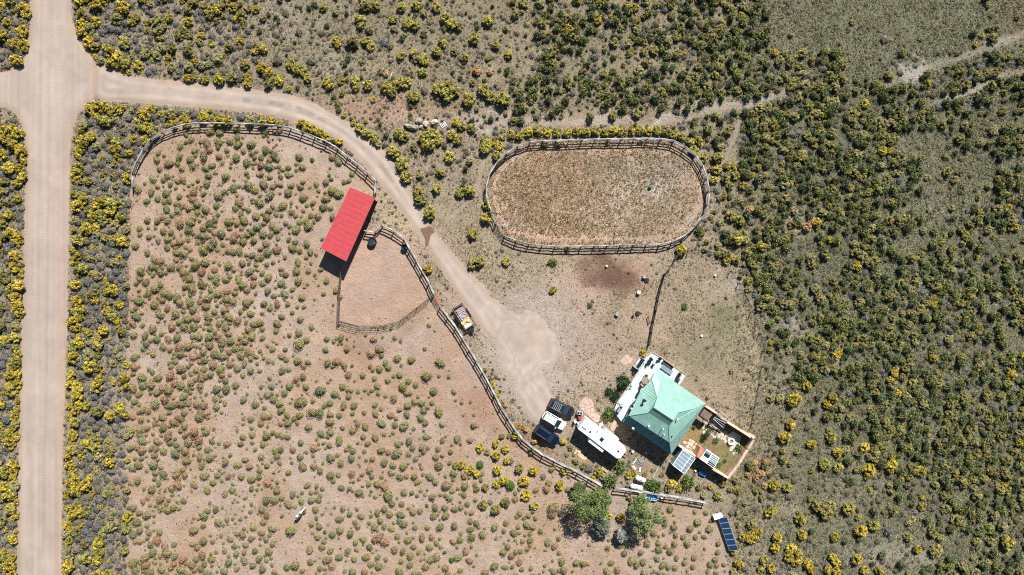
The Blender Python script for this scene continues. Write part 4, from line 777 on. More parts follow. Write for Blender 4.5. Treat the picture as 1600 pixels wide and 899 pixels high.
# pipe corral pen: panels with bars
pp = [(532,424),(529,450),(528,476),(527,502),(557,510),(591,510),(624,502),(650,482),(669,467)]
o0 = W(*pp[0], 1.5); pen = empty('pipe_corral_panels', (o0.x, o0.y, 0), 0, 'brown pipe panel fence closing off the sandy pen behind the red shed', 'fence')
for i in range(len(pp)):
    a = W(*pp[i], 1.5) - Vector((o0.x, o0.y, 0)); m_ = MB(); m_.tube((a.x, a.y, -.1), (a.x, a.y, 1.6), .045, n=6); m_.build('post', M['pipe'], pen)
    if i < len(pp) - 1:
        b = W(*pp[i + 1], 1.5) - Vector((o0.x, o0.y, 0))
        m_ = MB()
        for k in range(5): z = .25 + .31 * k; m_.tube((a.x, a.y, z), (b.x, b.y, z), .03, n=6)
        for f_ in (.33, .66): q = a.lerp(b, f_); m_.tube((q.x, q.y, .25), (q.x, q.y, 1.49), .025, n=6)
        m_.build('panel', M['pipe'], pen)
def wire_fence(pts, label, h=1.3, step=None, wood=False, dense=4):
    w = [W(x, y, h).xy for x, y in pts]; o = w[0]; t = empty('wire_fence', (o.x, o.y, 0), 0, label, 'fence')
    for p in w:
        m_ = MB(); q = p - o; m_.tube((q.x, q.y, -.2), (q.x + random.uniform(-.05, .05), q.y, h + .05), .08 if wood else .07, n=6); m_.build('post', M['post'], t)
    m_ = MB()
    for i in range(len(w) - 1):
        a, b = w[i] - o, w[i + 1] - o
        for k in range(dense): z = .15 + (h - .2) * k / (dense - 1); m_.tube((a.x, a.y, z), (b.x, b.y, z), .018, n=4, cap=False)
    m_.build('wire', M['wire'], t); return t
wire_fence([(1064,391),(1056,405),(1051,415),(1040,428),(1036,440),(1032,456),(1029,470),(1026,486),(1022,503),(1019,520),(1016,540)], 'dark wire mesh fence with wooden posts along the left of the grassy yard', 1.3, wood=True, dense=9)
wire_fence([(1064,391),(1078,392),(1103,391),(1131,400),(1144,424),(1157,444),(1170,468),(1177,488),(1186,508),(1190,523),(1196,550),(1195,575),(1191,603),(1186,632),(1179,664)], 'thin wire fence on leaning posts along the far right of the grassy yard', 1.3, dense=5)

# ---------------------------------------------------------------- red roofed horse shed
c4 = [(547,293),(586,309),(541,409),(501,388)]; hz = [3.1, 3.3, 3.3, 3.1]
TC = [W(x, y, h) for (x, y), h in zip(c4, hz)]; b0 = Vector((sum(p.x for p in TC) / 4, sum(p.y for p in TC) / 4, 0))
T4 = rel(b0, *TC); sh = empty('horse_shed', b0, 0, 'long open horse shed with a red ribbed metal roof', 'shed')
NW, NE, SE, SW = T4; npan = 13
up = Vector((0, 0, .05))
for i in range(npan):                      # sheets laid side by side along the length
    f0, f1 = i / npan, (i + 1) / npan - .002; a, b, c, d = NW.lerp(SW, f0), NE.lerp(SE, f0), NE.lerp(SE, f1), NW.lerp(SW, f1); dz = Vector((0, 0, .004 * (i % 2)))
    m_ = MB(); m_.prism([a + up + dz, b + up + dz, c + up + dz, d + up + dz], [a + dz, b + dz, c + dz, d + dz])
    for g in (.0, .5):
        p, q = a.lerp(d, g + .04), b.lerp(c, g + .04); p2, q2 = a.lerp(d, g + .13), b.lerp(c, g + .13); u2 = up + dz + Vector((0, 0, .022)); pm, qm, pn, qn = p.lerp(p2, .25), q.lerp(q2, .25), p.lerp(p2, .75), q.lerp(q2, .75)
        m_.add([p + up + dz, q + up + dz, qm + u2, pm + u2, pn + u2, qn + u2, q2 + up + dz, p2 + up + dz], [(0, 1, 2, 3), (3, 2, 5, 4), (4, 5, 6, 7)])
    m_.build('roof_sheet', M['redroof'], sh)
m_ = MB()
for a, b in ((NW, NE), (NE, SE), (SE, SW), (SW, NW)):
    m_.prism([a - Vector((0, 0, .004)), b - Vector((0, 0, .004)), b.lerp(Vector((0, 0, b.z)), .015) - Vector((0, 0, .004)), a.lerp(Vector((0, 0, a.z)), .015) - Vector((0, 0, .004))], [a - Vector((0, 0, .2)), b - Vector((0, 0, .2)), b.lerp(Vector((0, 0, b.z)), .015) - Vector((0, 0, .2)), a.lerp(Vector((0, 0, a.z)), .015) - Vector((0, 0, .2))])
m_.build('fascia', M['redtrim'], sh)
def inset(p, k=.93, z=None): return Vector((p.x * k, p.y * k, p.z - .12 if z is None else z))
iNW, iNE, iSE, iSW = [inset(p) for p in T4]
def wallq(a, b, name, m, parent, th=.1, z0=-.1):
    d = (b - a); n_ = Vector((-d.y, d.x, 0)).normalized() * th; m_ = MB()
    m_.prism([a, b, b + n_, a + n_], [Vector((a.x, a.y, z0)), Vector((b.x, b.y, z0)), Vector((b.x, b.y, z0)) + n_, Vector((a.x, a.y, z0)) + n_]); return m_.build(name, m, parent)
wallq(iNW, iNE, 'end_wall', M['barnwall'], sh); wallq(iSW, iNW, 'back_wall', M['barnwall'], sh)
for f in (0, .25, .5, .75, 1):
    for e, g in ((iNE, iSE), (iNW, iSW)):
        p = e.lerp(g, f); m_ = MB(); m_.box(p.x, p.y, p.z / 2 - .05, .16, .16, p.z + .1, math.radians(-26)); m_.build('post', M['post'], sh)
for e, g in ((iNE, iSE), (iNW, iSW)):
    m_ = MB(); m_.tube(e + Vector((0, 0, .03)), g + Vector((0, 0, .03)), .07, n=6); m_.build('beam', M['oldwood'], sh)

# stock tanks
def tank(px, py, r, h, label, m='galv', wl=.75):
    p = W(px, py, h); t = empty('stock_tank', (p.x, p.y, 0), 0, label, 'water tank')
    m_ = MB(); m_.lathe([(r * .96, 0), (r, .05), (r, h * .33), (r * 1.02, h * .36), (r, h * .4), (r, h - .04), (r * 1.03, h), (r * .97, h), (r * .96, h - .05), (r * .95, .08), (.01, .08)], 24); m_.build('wall', M[m], t, True)
    m_ = MB(); m_.lathe([(r * .945, h * wl - .02), (r * .945, h * wl), (.01, h * wl)], 24); m_.build('water', M['water'], t)
    m_ = MB(); m_.box(r * .5, -r * .3, h * .9, .25, .16, .12, .5); m_.build('float_valve', M['chrome'], t)
    return t
tank(581,378,.72,.75,'round black stock tank full of water in the pen corner','black'); tank(632,387,.55,.7,'smaller round black stock tank against the log fence','black',.5)

# ---------------------------------------------------------------- house with the green roof
E = 3.2
A = W(1025.5,577,E); R = W(1103,630.7,E); Sc = W(1048.5,711,2.9); Wc = W(973.7,659.4,2.9)
B1 = W(1030.5,597.5,3.9); B2 = W(1085,638.6,3.9); T1 = W(1018.5,592.5,3.8)
UW = W(982,650,4.7); US = W(1046.3,692,4.7); UW2 = W(985,645,3.75)
Qnw = W(1027,622,5.3); Qw = W(1013,645,5.6); Qne = W(1059,645,5.3); Qs = W(1044.6,665,5.6); P1 = W(1021.6,637,6.5); P2 = W(1052,657,6.5); MW = W(1000.5,611.5,4.1)
base = W(1037,643,0); hb = Vector((base.x, base.y, 0))
house = empty('ranch_house', hb, 0, 'ranch house with a pale green metal hip roof', 'house')
RS = {}
ribs = MB()
def roof_face(name, polys, rib=True, th=.08):
    m_ = MB()
    for pts in polys: q = rel(hb, *pts); m_.prism(q, [p - Vector((0, 0, th)) for p in q])
    o = m_.build(name, M['teal'], house)
    s_ = MB()
    for pts in polys if rib else ():     # standing seams: run down the slope, clipped to each facet
        q = rel(hb, *pts); n_ = Vector((0, 0, 0))
        for i in range(1, len(q) - 1): n_ += (q[i] - q[0]).cross(q[i + 1] - q[0])
        n_.normalize(); n_ = n_ if n_.z > 0 else -n_
        ax_ = Vector((.82, -.571, 0)); bx_ = Vector((.571, .82, 0)); al = ax_ if abs(n_.dot(bx_)) > abs(n_.dot(ax_)) else bx_
        ts = [p.dot(al) for p in q]; t = math.ceil(min(ts) / .42) * .42
        while t < max(ts):
            xs = []
            for i in range(len(q)):
                u, v = q[i], q[(i + 1) % len(q)]; tu, tv = u.dot(al) - t, v.dot(al) - t
                if (tu < 0) != (tv < 0): xs.append(u.lerp(v, tu / (tu - tv)))
            if len(xs) == 2 and (xs[0] - xs[1]).length > .3: s_.tube(xs[0] + n_ * .008, xs[1] + n_ * .008, .018, n=4, cap=False)
            t += .42
    if s_.v: tag(s_.build('standing_seam', M['teal'], o), kind='stuff')
    return o
roof_face('roof', [[T1, Qnw, Qw, MW], [MW, Qw, UW], [Qnw, P1, Qw]])                      # west slope
roof_face('roof', [[T1, A, B1]], False)
roof_face('roof', [[T1, B1, Qnw], [Qnw, B1, B2, Qne], [Qnw, Qne, P2, P1]])               # bright slope
roof_face('porch_roof', [[A, R, B2, B1]])
roof_face('roof', [[R, Sc, US], [R, US, Qs, B2], [B2, Qs, Qne], [Qne, Qs, P2]])
roof_face('roof', [[UW, Qw, Qs, US], [Qw, P1, P2, Qs]])                                  # shaded slope
PW, PS = W(980,646,3.25), W(1046,689,3.25)
roof_face('porch_roof', [[Wc, PW, PS, Sc]])
for a, b in ((P1, P2), (P1, Qw), (P1, Qnw), (Qnw, T1), (Qne, B2), (P2, Qne), (P2, Qs), (Qs, US), (B2, R), (Qw, UW), (US, Sc)):
    m_ = MB(); a_, b_ = rel(hb, a, b); m_.tube(a_ + Vector((0, 0, .03)), b_ + Vector((0, 0, .03)), .07, n=6); m_.build('ridge_cap', M['tealtrim'], house)
# walls
def ins(p, k, z): q = Vector((p.x - hb.x, p.y - hb.y, 0)) * k; return Vector((q.x, q.y, z))
wA, wR, wS, wW = ins(T1, .84, 2.9), ins(B2, .99, 2.9), ins(Sc, .93, 2.45), ins(Wc, .92, 2.45)
wS2, wW2 = ins(US, .93, 4.5), ins(UW, .84, 4.4)
walls = [('wall', wA, wR), ('wall', wR, wS2), ('wall', wS2, wW2), ('wall', wW2, wA)]
wobs = []
for n_, a, b in walls:
    z = min(a.z, b.z); wobs.append(wallq(Vector((a.x, a.y, z)), Vector((b.x, b.y, z)), 'wall', M['stucco'], house, .15))
for (n_, a, b), wo_ in zip(walls, wobs):
    d = b - a
    for f in (.25, .55, .8):
        p = a.lerp(b, f); n2 = Vector((d.y, -d.x, 0)).normalized(); q = p + n2 * .03; ang = math.atan2(d.y, d.x)
        m_ = MB(); m_.box(q.x, q.y, 1.5, 1.2, .06, 1.1, ang); wi = m_.build('window', M['white'], wo_)
        m_ = MB(); q2 = q + n2 * .03; m_.box(q2.x, q2.y, 1.5, 1.04, .03, .94, ang); m_.build('pane', M['glass'], wi)
for f in (.05, .35, .65, .95):           # porch posts
    for a, b in ((Wc, Sc),):
        p = rel(hb, a.lerp(b, f))[0] * .97; m_ = MB(); m_.tube((p.x, p.y, 0), (p.x, p.y, 2.9), .08); m_.build('porch_post', M['oldwood'], house)
# vents and chimneys
def vent(px, py, h, r, H_, m='white', cap=True, name='vent_pipe'):
    p = rel(hb, W(px, py, h))[0]; m_ = MB(); m_.tube((p.x, p.y, h - .5), (p.x, p.y, h + H_), r, n=10)
    if cap: m_.lathe([(r * 1.8, h + H_), (r * 1.7, h + H_ + .08), (.02, h + H_ + .2)], 12, (p.x, p.y, 0))
    m_.build(name, M[m], house)
vent(989,669,3.1,.13,.25); vent(1013,665.5,5.1,.10,.5); vent(1034.5,669.5,5.3,.06,.8); vent(1036.7,678.3,5.0,.06,.7); vent(1051,680,4.9,.08,.25,'teal'); vent(1058,655,5.4,.07,.3); vent(1005.5,624.5,4.6,.14,1.2,'black',True,'stove_chimney'); vent(986,638.5,4.7,.09,.3); vent(990,633,4.5,.05,.3)

# pale raised deck round the corner of the house
dk = W(1010,590,0); deck = empty('terrace_deck', (dk.x, dk.y, 0), 0, 'pale blue-white raised deck wrapping the corner of the green-roofed house', 'deck')
db = Vector((dk.x, dk.y, 0)); DH = 0.9
def dpoly(name, pts, h, th, m): q = rel(db, *[W(x, y, h) for x, y in pts]); b = MB(); b.prism(q, [p - Vector((0, 0, th)) for p in q]); return b.build(name, M[m], deck)
dpoly('deck_floor', [(1018.7,550.5),(1035.6,560),(1072.5,586.2),(1062.5,602),(1026,578),(1012,597),(972,660),(962,648),(960,640),(963.6,630),(998,580),(1006.5,568),(1007.5,559)], DH, .9, 'deck')
dpoly('deck_floor', [(999.6,558),(1008,563),(998,579),(989.5,573)], DH - .05, .8, 'deck')
for a, b in (((1018.7,550.5),(1035.6,560)), ((1035.6,560),(1072.5,586.2)), ((1072.5,586.2),(1062.5,602)), ((1007.5,559),(1018.7,550.5)), ((963.6,630),(998,580)), ((999.6,558),(1008,563)), ((989.5,573),(999.6,558))):
    p, q = rel(db, W(*a, DH + .05), W(*b, DH + .05)); m_ = MB(); m_.tube(p, q, .09, n=6); m_.build('deck_curb', M['decktrim'], deck)
def dpos(px, py, h=DH): return W(px, py, h)
def on_deck(name, px, py, rz, label, cat, z=DH): p = W(px, py, z); return empty(name, (p.x, p.y, z), rz, label, cat)
UA = math.atan2(-.571, .82)     # the house's long direction
# skylight row over the sunken planter
t = on_deck('cold_frame', 1042, 577, UA, 'row of three dark glass cold frame lids on the deck', 'cold frame')
for i in range(3):
    m_ = MB(); m_.box((i - 1) * .72, -.1, .22, .66, .8, .08); g = m_.build('glass_lid', M['ghglass'], t); m_ = MB(); m_.box((i - 1) * .72, -.1, .09, .7, .84, .17); m_.build('box', M['frame'], t)
t = on_deck('wooden_bench', 1043, 569, UA, 'long low brown bench along the upper deck edge', 'bench')
m_ = MB(); m_.box(0, 0, .42, 2.1, .38, .06); m_.build('seat', M['pipe'], t)
for sx in (-.9, .9): m_ = MB(); m_.box(sx, 0, .2, .08, .36, .4); m_.build('leg', M['pipe'], t)
m_ = MB(); m_.box(0, .2, .7, 2.1, .05, .4); m_.build('backrest', M['decktrim'], t)
def chair(px, py, rz, label, m='black', z=DH, name='patio_chair'):
    t = on_deck(name, px, py, rz, label, 'chair', z)
    m_ = MB(); m_.box(0, 0, .43, .5, .5, .05); m_.build('seat', M[m], t); m_ = MB(); m_.box(-.25, 0, .72, .05, .5, .55); m_.build('backrest', M[m], t)
    for sx in (-.22, .22):
        for sy in (-.22, .22): m_ = MB(); m_.tube((sx, sy, 0), (sx, sy, .42), .02, n=6); m_.build('leg', M[m], t)
    for sy in (-.26, .26): m_ = MB(); m_.box(0, sy, .62, .45, .05, .04); m_.build('armrest', M[m], t)
chair(1013,566,.3,'dark patio chair near the top corner of the deck'); chair(1016,561,2.2,'dark patio chair at the very top corner of the deck'); chair(1060,586,1.0,'dark patio chair at the right end of the deck'); chair(1030,561,-1.2,'black patio chair beside the upper deck edge')
t = on_deck('patio_table', 1007, 594, 0, 'round brown patio table with cloth on the long deck', 'table')
m_ = MB(); m_.lathe([(.62, .70), (.64, .73), (.62, .76)], 20); m_.build('tabletop', M['oldwood'], t); m_ = MB(); m_.lathe([(.3, 0), (.06, .06), (.05, .7)], 12); m_.build('pedestal', M['black'], t)
chair(1003,600,.9,'tan cushioned chair pulled up to the round deck table','wood'); chair(1009,587,-1.5,'grey patio chair behind the round deck table','galv'); chair(1010,600,2.5,'black patio chair on the house side of the round table'); chair(998,613,1.0,'small black chair alone on the middle of the deck')
t = on_deck('swing_bench', 1000, 566, UA + 1.57, 'dark framed swing bench on the small side deck', 'bench', DH - .05)
m_ = MB(); m_.box(0, 0, .45, 1.3, .45, .05); m_.build('seat', M['black'], t); m_ = MB(); m_.box(0, -.24, .7, 1.3, .05, .45); m_.build('backrest', M['black'], t)
for sx in (-.7, .7): m_ = MB(); m_.tube((sx, -.4, 0), (sx, 0, 1.5), .03); m_.tube((sx, .4, 0), (sx, 0, 1.5), .03); m_.build('frame', M['black'], t)
m_ = MB(); m_.tube((-.7, 0, 1.5), (.7, 0, 1.5), .03); m_.build('crossbar', M['black'], t)
t = on_deck('barbecue_grill', 966, 640, UA + 1.57, 'black barbecue grill at the lower left end of the deck', 'grill')
m_ = MB(); m_.box(0, 0, .45, .8, .5, .9); m_.build('cabinet', M['black'], t); m_ = MB(); m_.tube((-.38, 0, .95), (.38, 0, .95), .25, n=12); m_.build('lid', M['galv'], t)
for s_ in (-1, 1): m_ = MB(); m_.box(s_ * .58, 0, .88, .34, .45, .04); m_.build('side_shelf', M['black'], t)
def pot(px, py, r, h, label, m='decktrim', z=DH, plant=True, name='flower_pot'):
    t = on_deck(name, px, py, 0, label, 'plant pot', z); m_ = MB(); m_.lathe([(r * .7, 0), (r, h), (r * 1.08, h), (r * 1.08, h * .92), (r * .9, h * .9), (.01, h * .88)], 14); m_.build('pot', M[m], t)
    if plant:
        b = LB(); r_ = np.random.default_rng(int(px)); b.blob((0, 0, h + r * .5), r * .9, r_, 0, .7)
        for d in fib(50, r_, -.2): b.quad(np.array((0, 0, h + r * .5)) + d * r * r_.uniform(.9, 1.4), d, .05, .07, float(d[2] > .5), r_.uniform(.7, 1.2), r_)
        o = link('foliage', b.mesh('foliage'), t); o['tint'] = (.05, .1, .03); o['tint_tip'] = (.12, .17, .05)
pot(1062,583,.22,.35,'potted plant at the right end of the deck'); pot(1059,593,.28,.3,'round planter near the house wall on the right deck end','galv'); pot(1020,570,.2,.3,'small potted plant in the middle of the upper deck')
# ---------------------------------------------------------------- cars
def lerp4(f, u, v): a, b, c, d = f; return a.lerp(b, u).lerp(d.lerp(c, u), v)
def panelq(m_, f, u0, u1, v0, v1, off, th=.02):
    a, b, c, d = f; n_ = (b - a).cross(d - a).normalized(); n_ = n_ * (1 if n_.dot((a + b + c + d) / 4 - Vector((0, 0, 1))) > 0 else -1)
    q = [lerp4(f, u, v) for u, v in ((u0, v0), (u1, v0), (u1, v1), (u0, v1))]; m_.prism([p + n_ * off for p in q], [p + n_ * (off - th) for p in q]); return m_
def wheel(t, x, y, r=.37, w=.24):
    s_ = 1 if y > 0 else -1; m_ = MB(); m_.tube((x, y - w / 2, r), (x, y + w / 2, r), r, n=20); o = m_.build('wheel', M['rubber'], t)
    m_ = MB(); m_.tube((x, y + s_ * (w / 2 - .02), r), (x, y + s_ * (w / 2 + .015), r), r * .62, n=16); m_.build('rim', M['chrome'], o)
def suv(px, py, ang, paint, label, L=4.75, Wd=1.92, H_=1.78, rails=True, boxy=0., roofm=None):
    p = W(px, py, 1.2); t = empty('parked_car', (p.x, p.y, 0), ang, label, 'car'); h = L / 2; w = Wd / 2; rings = []
    def ring(x, hw, z0, z1, k=.14):
        return [(x, y, z) for y, z in ((-hw + .06, z0), (hw - .06, z0), (hw, z0 + .12), (hw, z1 - k * 1.4), (hw - .05, z1 - .05), (hw - k, z1), (-hw + k, z1), (-hw + .05, z1 - .05), (-hw, z1 - k * 1.4), (-hw, z0 + .12))]
    for x, hw, z0, z1 in ((-h, w * .66, .5, .80), (-h + .08, w * .82, .38, .93), (-h + .35, w * .95, .3, 1.05), (-h + .8, w, .28, 1.06), (-.6, w, .28, 1.06), (.75, w, .28, 1.05), (h - .9, w * .98, .3, 1.02), (h - .45, w * .93, .32, .96), (h - .18, w * .82, .36, .87), (h - .05, w * .68, .4, .78), (h, w * .5, .45, .68)):
        rings.append(ring(x, hw, z0, z1))
    m_ = MB(); m_.loft(rings); body = m_.build('body', M[paint], t, True, .0)
    for po in body.data.polygons: po.use_smooth = abs(po.normal.z) < .98
    zb, zt = 1.03, H_ - .06; b4 = [Vector((-h + .12, -w * .93, zb)), Vector((1.2, -w * .9, zb)), Vector((1.2, w * .9, zb)), Vector((-h + .12, w * .93, zb))]
    xr = -h + .32 - boxy * .12; t4 = [Vector((xr, -w * .74, zt)), Vector((.25, -w * .74, zt)), Vector((.25, w * .74, zt)), Vector((xr, w * .74, zt))]
    m_ = MB(); m_.prism(t4, b4); m_.build('cabin', M[paint], t, False, .05)
    m_ = MB(); m_.prism([v + Vector((0, 0, .06)) for v in [Vector((q.x * .98, q.y * .95, q.z)) for q in t4]], t4); m_.build('roof_panel', M[roofm or paint], t, False, .02)
    m_ = MB(); panelq(m_, (b4[1], b4[2], t4[2], t4[1]), .05, .95, .08, .95, .025); m_.build('windshield', M['glass'], t)
    m_ = MB(); panelq(m_, (b4[3], b4[0], t4[0], t4[3]), .08, .92, .2, .9, .025); m_.build('rear_window', M['glass'], t)
    for f in ((b4[0], b4[1], t4[1], t4[0]), (b4[2], b4[3], t4[3], t4[2])):
        for u0, u1 in ((.05, .3), (.33, .62), (.65, .92)):
            if f[0] is b4[2]: u0, u1 = 1 - u1, 1 - u0
            m_ = MB(); panelq(m_, f, u0, u1, .12, .88, .02); m_.build('side_window', M['glass'], t)
    for x in (-h + .9, h - .92):
        for y in (-w + .08, w - .08): wheel(t, x, y)
    for y in (-1, 1):
        m_ = MB(); m_.box(h - .16, y * w * .62, .74, .22, .3, .14); m_.build('headlight', M['lampglass'], t, False, .03)
        m_ = MB(); m_.box(-h + .06, y * w * .78, .9, .1, .18, .3); m_.build('taillight', M['redlamp'], t, False, .02)
        m_ = MB(); m_.box(.75, y * (w + .08), 1.08, .16, .2, .14); m_.build('mirror', M[paint], t, False, .03)
        if rails:
            m_ = MB(); m_.tube((xr + .15, y * w * .66, zt + .12), (.1, y * w * .66, zt + .12), .03, n=6)
            for xx in (xr + .2, .05): m_.tube((xx, y * w * .66, zt + .03), (xx, y * w * .66, zt + .12), .025, n=6)
            m_.build('roof_rail', M['chrome'], t)
    m_ = MB(); m_.box(h - .02, 0, .55, .08, 1.2, .22); m_.build('grille', M['black'], t)
    m_ = MB(); m_.box(-h + .03, 0, .5, .12, Wd * .86, .2); m_.build('bumper', M['black'], t, False, .03)
    return t, w, zt, xr
HA = math.atan2(-.5, .866)
t, w, zt, xr = suv(878, 638.5, HA + .06, 'charcoal', 'dark charcoal car with a slatted roof rack, upper of the three parked side by side', 4.65, 1.8, 1.75)
for k in range(5): m_ = MB(); m_.box(xr + .45 + k * .3, 0, zt + .13, .06, 1.25, .03); m_.build('roof_rack_bar', M['frame'], t)
m_ = MB(); m_.box(-.25, 0, zt + .075, .75, .9, .02); m_.build('sunroof', M['glass'], t)
t, w, zt, xr = suv(866, 658.5, HA - .02, 'carwhite', 'white estate car parked between two dark ones', 4.3, 1.68, 1.6, rails=True)
suv(855, 681, HA - .07, 'navy', 'dark navy blue car, lowest of the three parked side by side', 4.65, 1.82, 1.72)

# ---------------------------------------------------------------- travel trailer
RA = math.atan2(-51, 67); p = W(941.5, 686.5, 3.0); rv = empty('travel_trailer', (p.x, p.y, 0), RA, 'big white travel trailer with two slide-outs parked beside the house', 'caravan')
Lr, Wr, Hr = 8.7, 2.35, 3.05
def rrect(L, Wd, x0=0, cut_f=.5, cut_r=.12):
    return [(x0 - L / 2, -Wd / 2 + cut_r), (x0 - L / 2 + cut_r, -Wd / 2), (x0 + L / 2 - cut_f, -Wd / 2), (x0 + L / 2, -Wd / 2 + cut_f * .8), (x0 + L / 2, Wd / 2 - cut_f * .8), (x0 + L / 2 - cut_f, Wd / 2), (x0 - L / 2 + cut_r, Wd / 2), (x0 - L / 2, Wd / 2 - cut_r)]
m_ = MB(); P8 = rrect(Lr, Wr); m_.prism([(x, y, Hr - .12) for x, y in P8], [(x, y, .55) for x, y in P8]); m_.build('body', M['white'], rv)
m_ = MB(); m_.prism([(x * .985, y * .95, Hr) for x, y in P8], [(x * 1.003, y * 1.01, Hr - .118) for x, y in P8]); m_.build('roof', M['rvroof'], rv, False, .04)
m_ = MB(); m_.box(-.1, -Wr / 2 - .33, 1.75, 3.0, .65, 1.9); so = m_.build('slide_out', M['white'], rv, False, .03)
m_ = MB(); m_.box(-.1, -Wr / 2 - .665, 1.9, 1.4, .02, .7); m_.build('window', M['glass'], so)
m_ = MB(); m_.box(1.0, Wr / 2 + .25, 1.75, 2.6, .48, 1.9); so = m_.build('slide_out', M['white'], rv, False, .03)
for x, y, s_ in ((-2.4, -.25, .3), (3.3, 0, .3), (-1.5, .45, .2)):
    m_ = MB(); m_.box(x, y, Hr + .05, s_, s_, .1); m_.build('roof_vent', M['black'], rv)
m_ = MB(); m_.box(-.1, -.1, Hr + .04, .62, .62, .08); m_.build('skylight', M['glass'], rv)
m_ = MB(); m_.box(-3.6, .0, Hr + .12, .9, .7, .24); m_.build('air_conditioner', M['rvroof'], rv, False, .06)
m_ = MB(); m_.tube((-3.2, Wr / 2 + .1, Hr - .2), (2.8, Wr / 2 + .1, Hr - .2), .09); m_.build('awning_roll', M['frame'], rv)
for s_ in (-1, 1):
    for x in (-3, 2.6): m_ = MB(); m_.box(x, s_ * (Wr / 2 + .012), 2.0, 1.0, .03, .6); m_.build('window', M['glass'], rv)
    for x in (-.9, .0): wheel(rv, x - .6, s_ * (Wr / 2 - .1), .36, .22)
m_ = MB(); m_.box(2.9, Wr / 2 + .01, 1.55, .7, .03, 1.8); m_.build('door', M['cream'], rv)
m_ = MB(); m_.box(Lr / 2 + .6, 0, .6, 1.3, .12, .12); m_.box(Lr / 2 + .3, .35, .6, 1.3, .08, .1, -.45); m_.box(Lr / 2 + .3, -.35, .6, 1.3, .08, .1, .45); m_.build('tow_hitch', M['black'], rv)

# ---------------------------------------------------------------- loaded flat trailer
TA = math.atan2(-(512 - 478), (741 - 720)); p = W(724.5, 495.5, .8); ut = empty('utility_trailer', (p.x, p.y, 0), TA, 'flat utility trailer loaded with rubble and plywood beside the driveway', 'trailer')
m_ = MB(); m_.box(0, 0, .62, 4.0, 1.75, .06); m_.build('bed', M['oldwood'], ut)
for y in (-1, 1):
    m_ = MB(); m_.box(0, y * .98, .68, 4.2, .09, .1); m_.build('side_rail', M['pipe'], ut)
    for x in (-.35, .35): wheel(ut, x - .2, y * 1.08, .34, .2)
    m_ = MB(); m_.box(-.2, y * 1.08, .78, 1.7, .28, .03); m_.build('fender', M['black'], ut)
    for x in (-2, -.7, .7, 2): m_ = MB(); m_.box(x, y * .98, .9, .06, .06, .5); m_.build('stake', M['black'], ut)
    m_ = MB(); m_.box(0, y * .98, 1.14, 4.2, .05, .05); m_.build('side_rail', M['black'], ut)
m_ = MB(); m_.box(-2.12, 0, .95, .12, 2.1, .7); m_.build('tailgate', M['black'], ut)
m_ = MB(); m_.box(2.15, 0, .8, .08, 2.0, .5); m_.build('headboard', M['black'], ut)
m_ = MB(); m_.box(2.9, 0, .55, 1.5, .1, .1); m_.box(2.6, .4, .55, 1.3, .07, .08, -.6); m_.box(2.6, -.4, .55, 1.3, .07, .08, .6); m_.box(2.75, 0, .72, .5, .45, .25); m_.build('tow_hitch', M['black'], ut)
p2 = ut.matrix_basis @ Vector((-.55, .0, .65))
bm = bmesh.new(); bmesh.ops.create_grid(bm, x_segments=14, y_segments=9, size=.5)
for v in bm.verts: e = max(abs(v.co.x), abs(v.co.y)) * 2; v.co = Vector((v.co.x * 2.3, v.co.y * 1.5, (.0 if e > .98 else .22 + random.uniform(-.08, .1))))
me = bpy.data.meshes.new('rubble'); bm.to_mesh(me); bm.free(); me.materials.append(M['junk']); o = link('rubble_load', me, loc=p2); o.rotation_euler = (0, 0, TA); tag(o, 'mauve grey heap of rubble on the flat trailer bed', 'load')
for dx, dy, sx, sy, a, m, lb in ((.75, -.35, .5, 1.2, .35, 'plyyellow', 'yellow plywood offcut leaning over the rubble on the trailer'), (.8, .5, .9, .55, -.3, 'plyyellow', 'second yellow board across the trailer load'), (1.5, -.05, .7, 1.5, .05, 'cream', 'cream white sheet at the hitch end of the trailer bed'), (.1, -.72, 1.6, .22, .0, 'cream', 'narrow pale plank along the edge of the trailer bed')):
    q = ut.matrix_basis @ Vector((dx, dy, .93 if m == 'plyyellow' else .68)); b = MB(); b.box(0, 0, 0, sx, sy, .03); o = b.build('board', M[m], None, loc=q); o.rotation_euler = (0.03, .05, TA + a); tag(o, lb, 'board', 'boards on the flat trailer')
p = W(733.5, 517, .3); b = MB(); b.lathe([(.0, 0), (.28, .02), (.3, .3), (.27, .42), (.02, .46)], 14); o = b.build('metal_drum', M['galv'], None, loc=(p.x, p.y, 0)); tag(o, 'grey metal drum at the hitch of the flat trailer', 'drum')

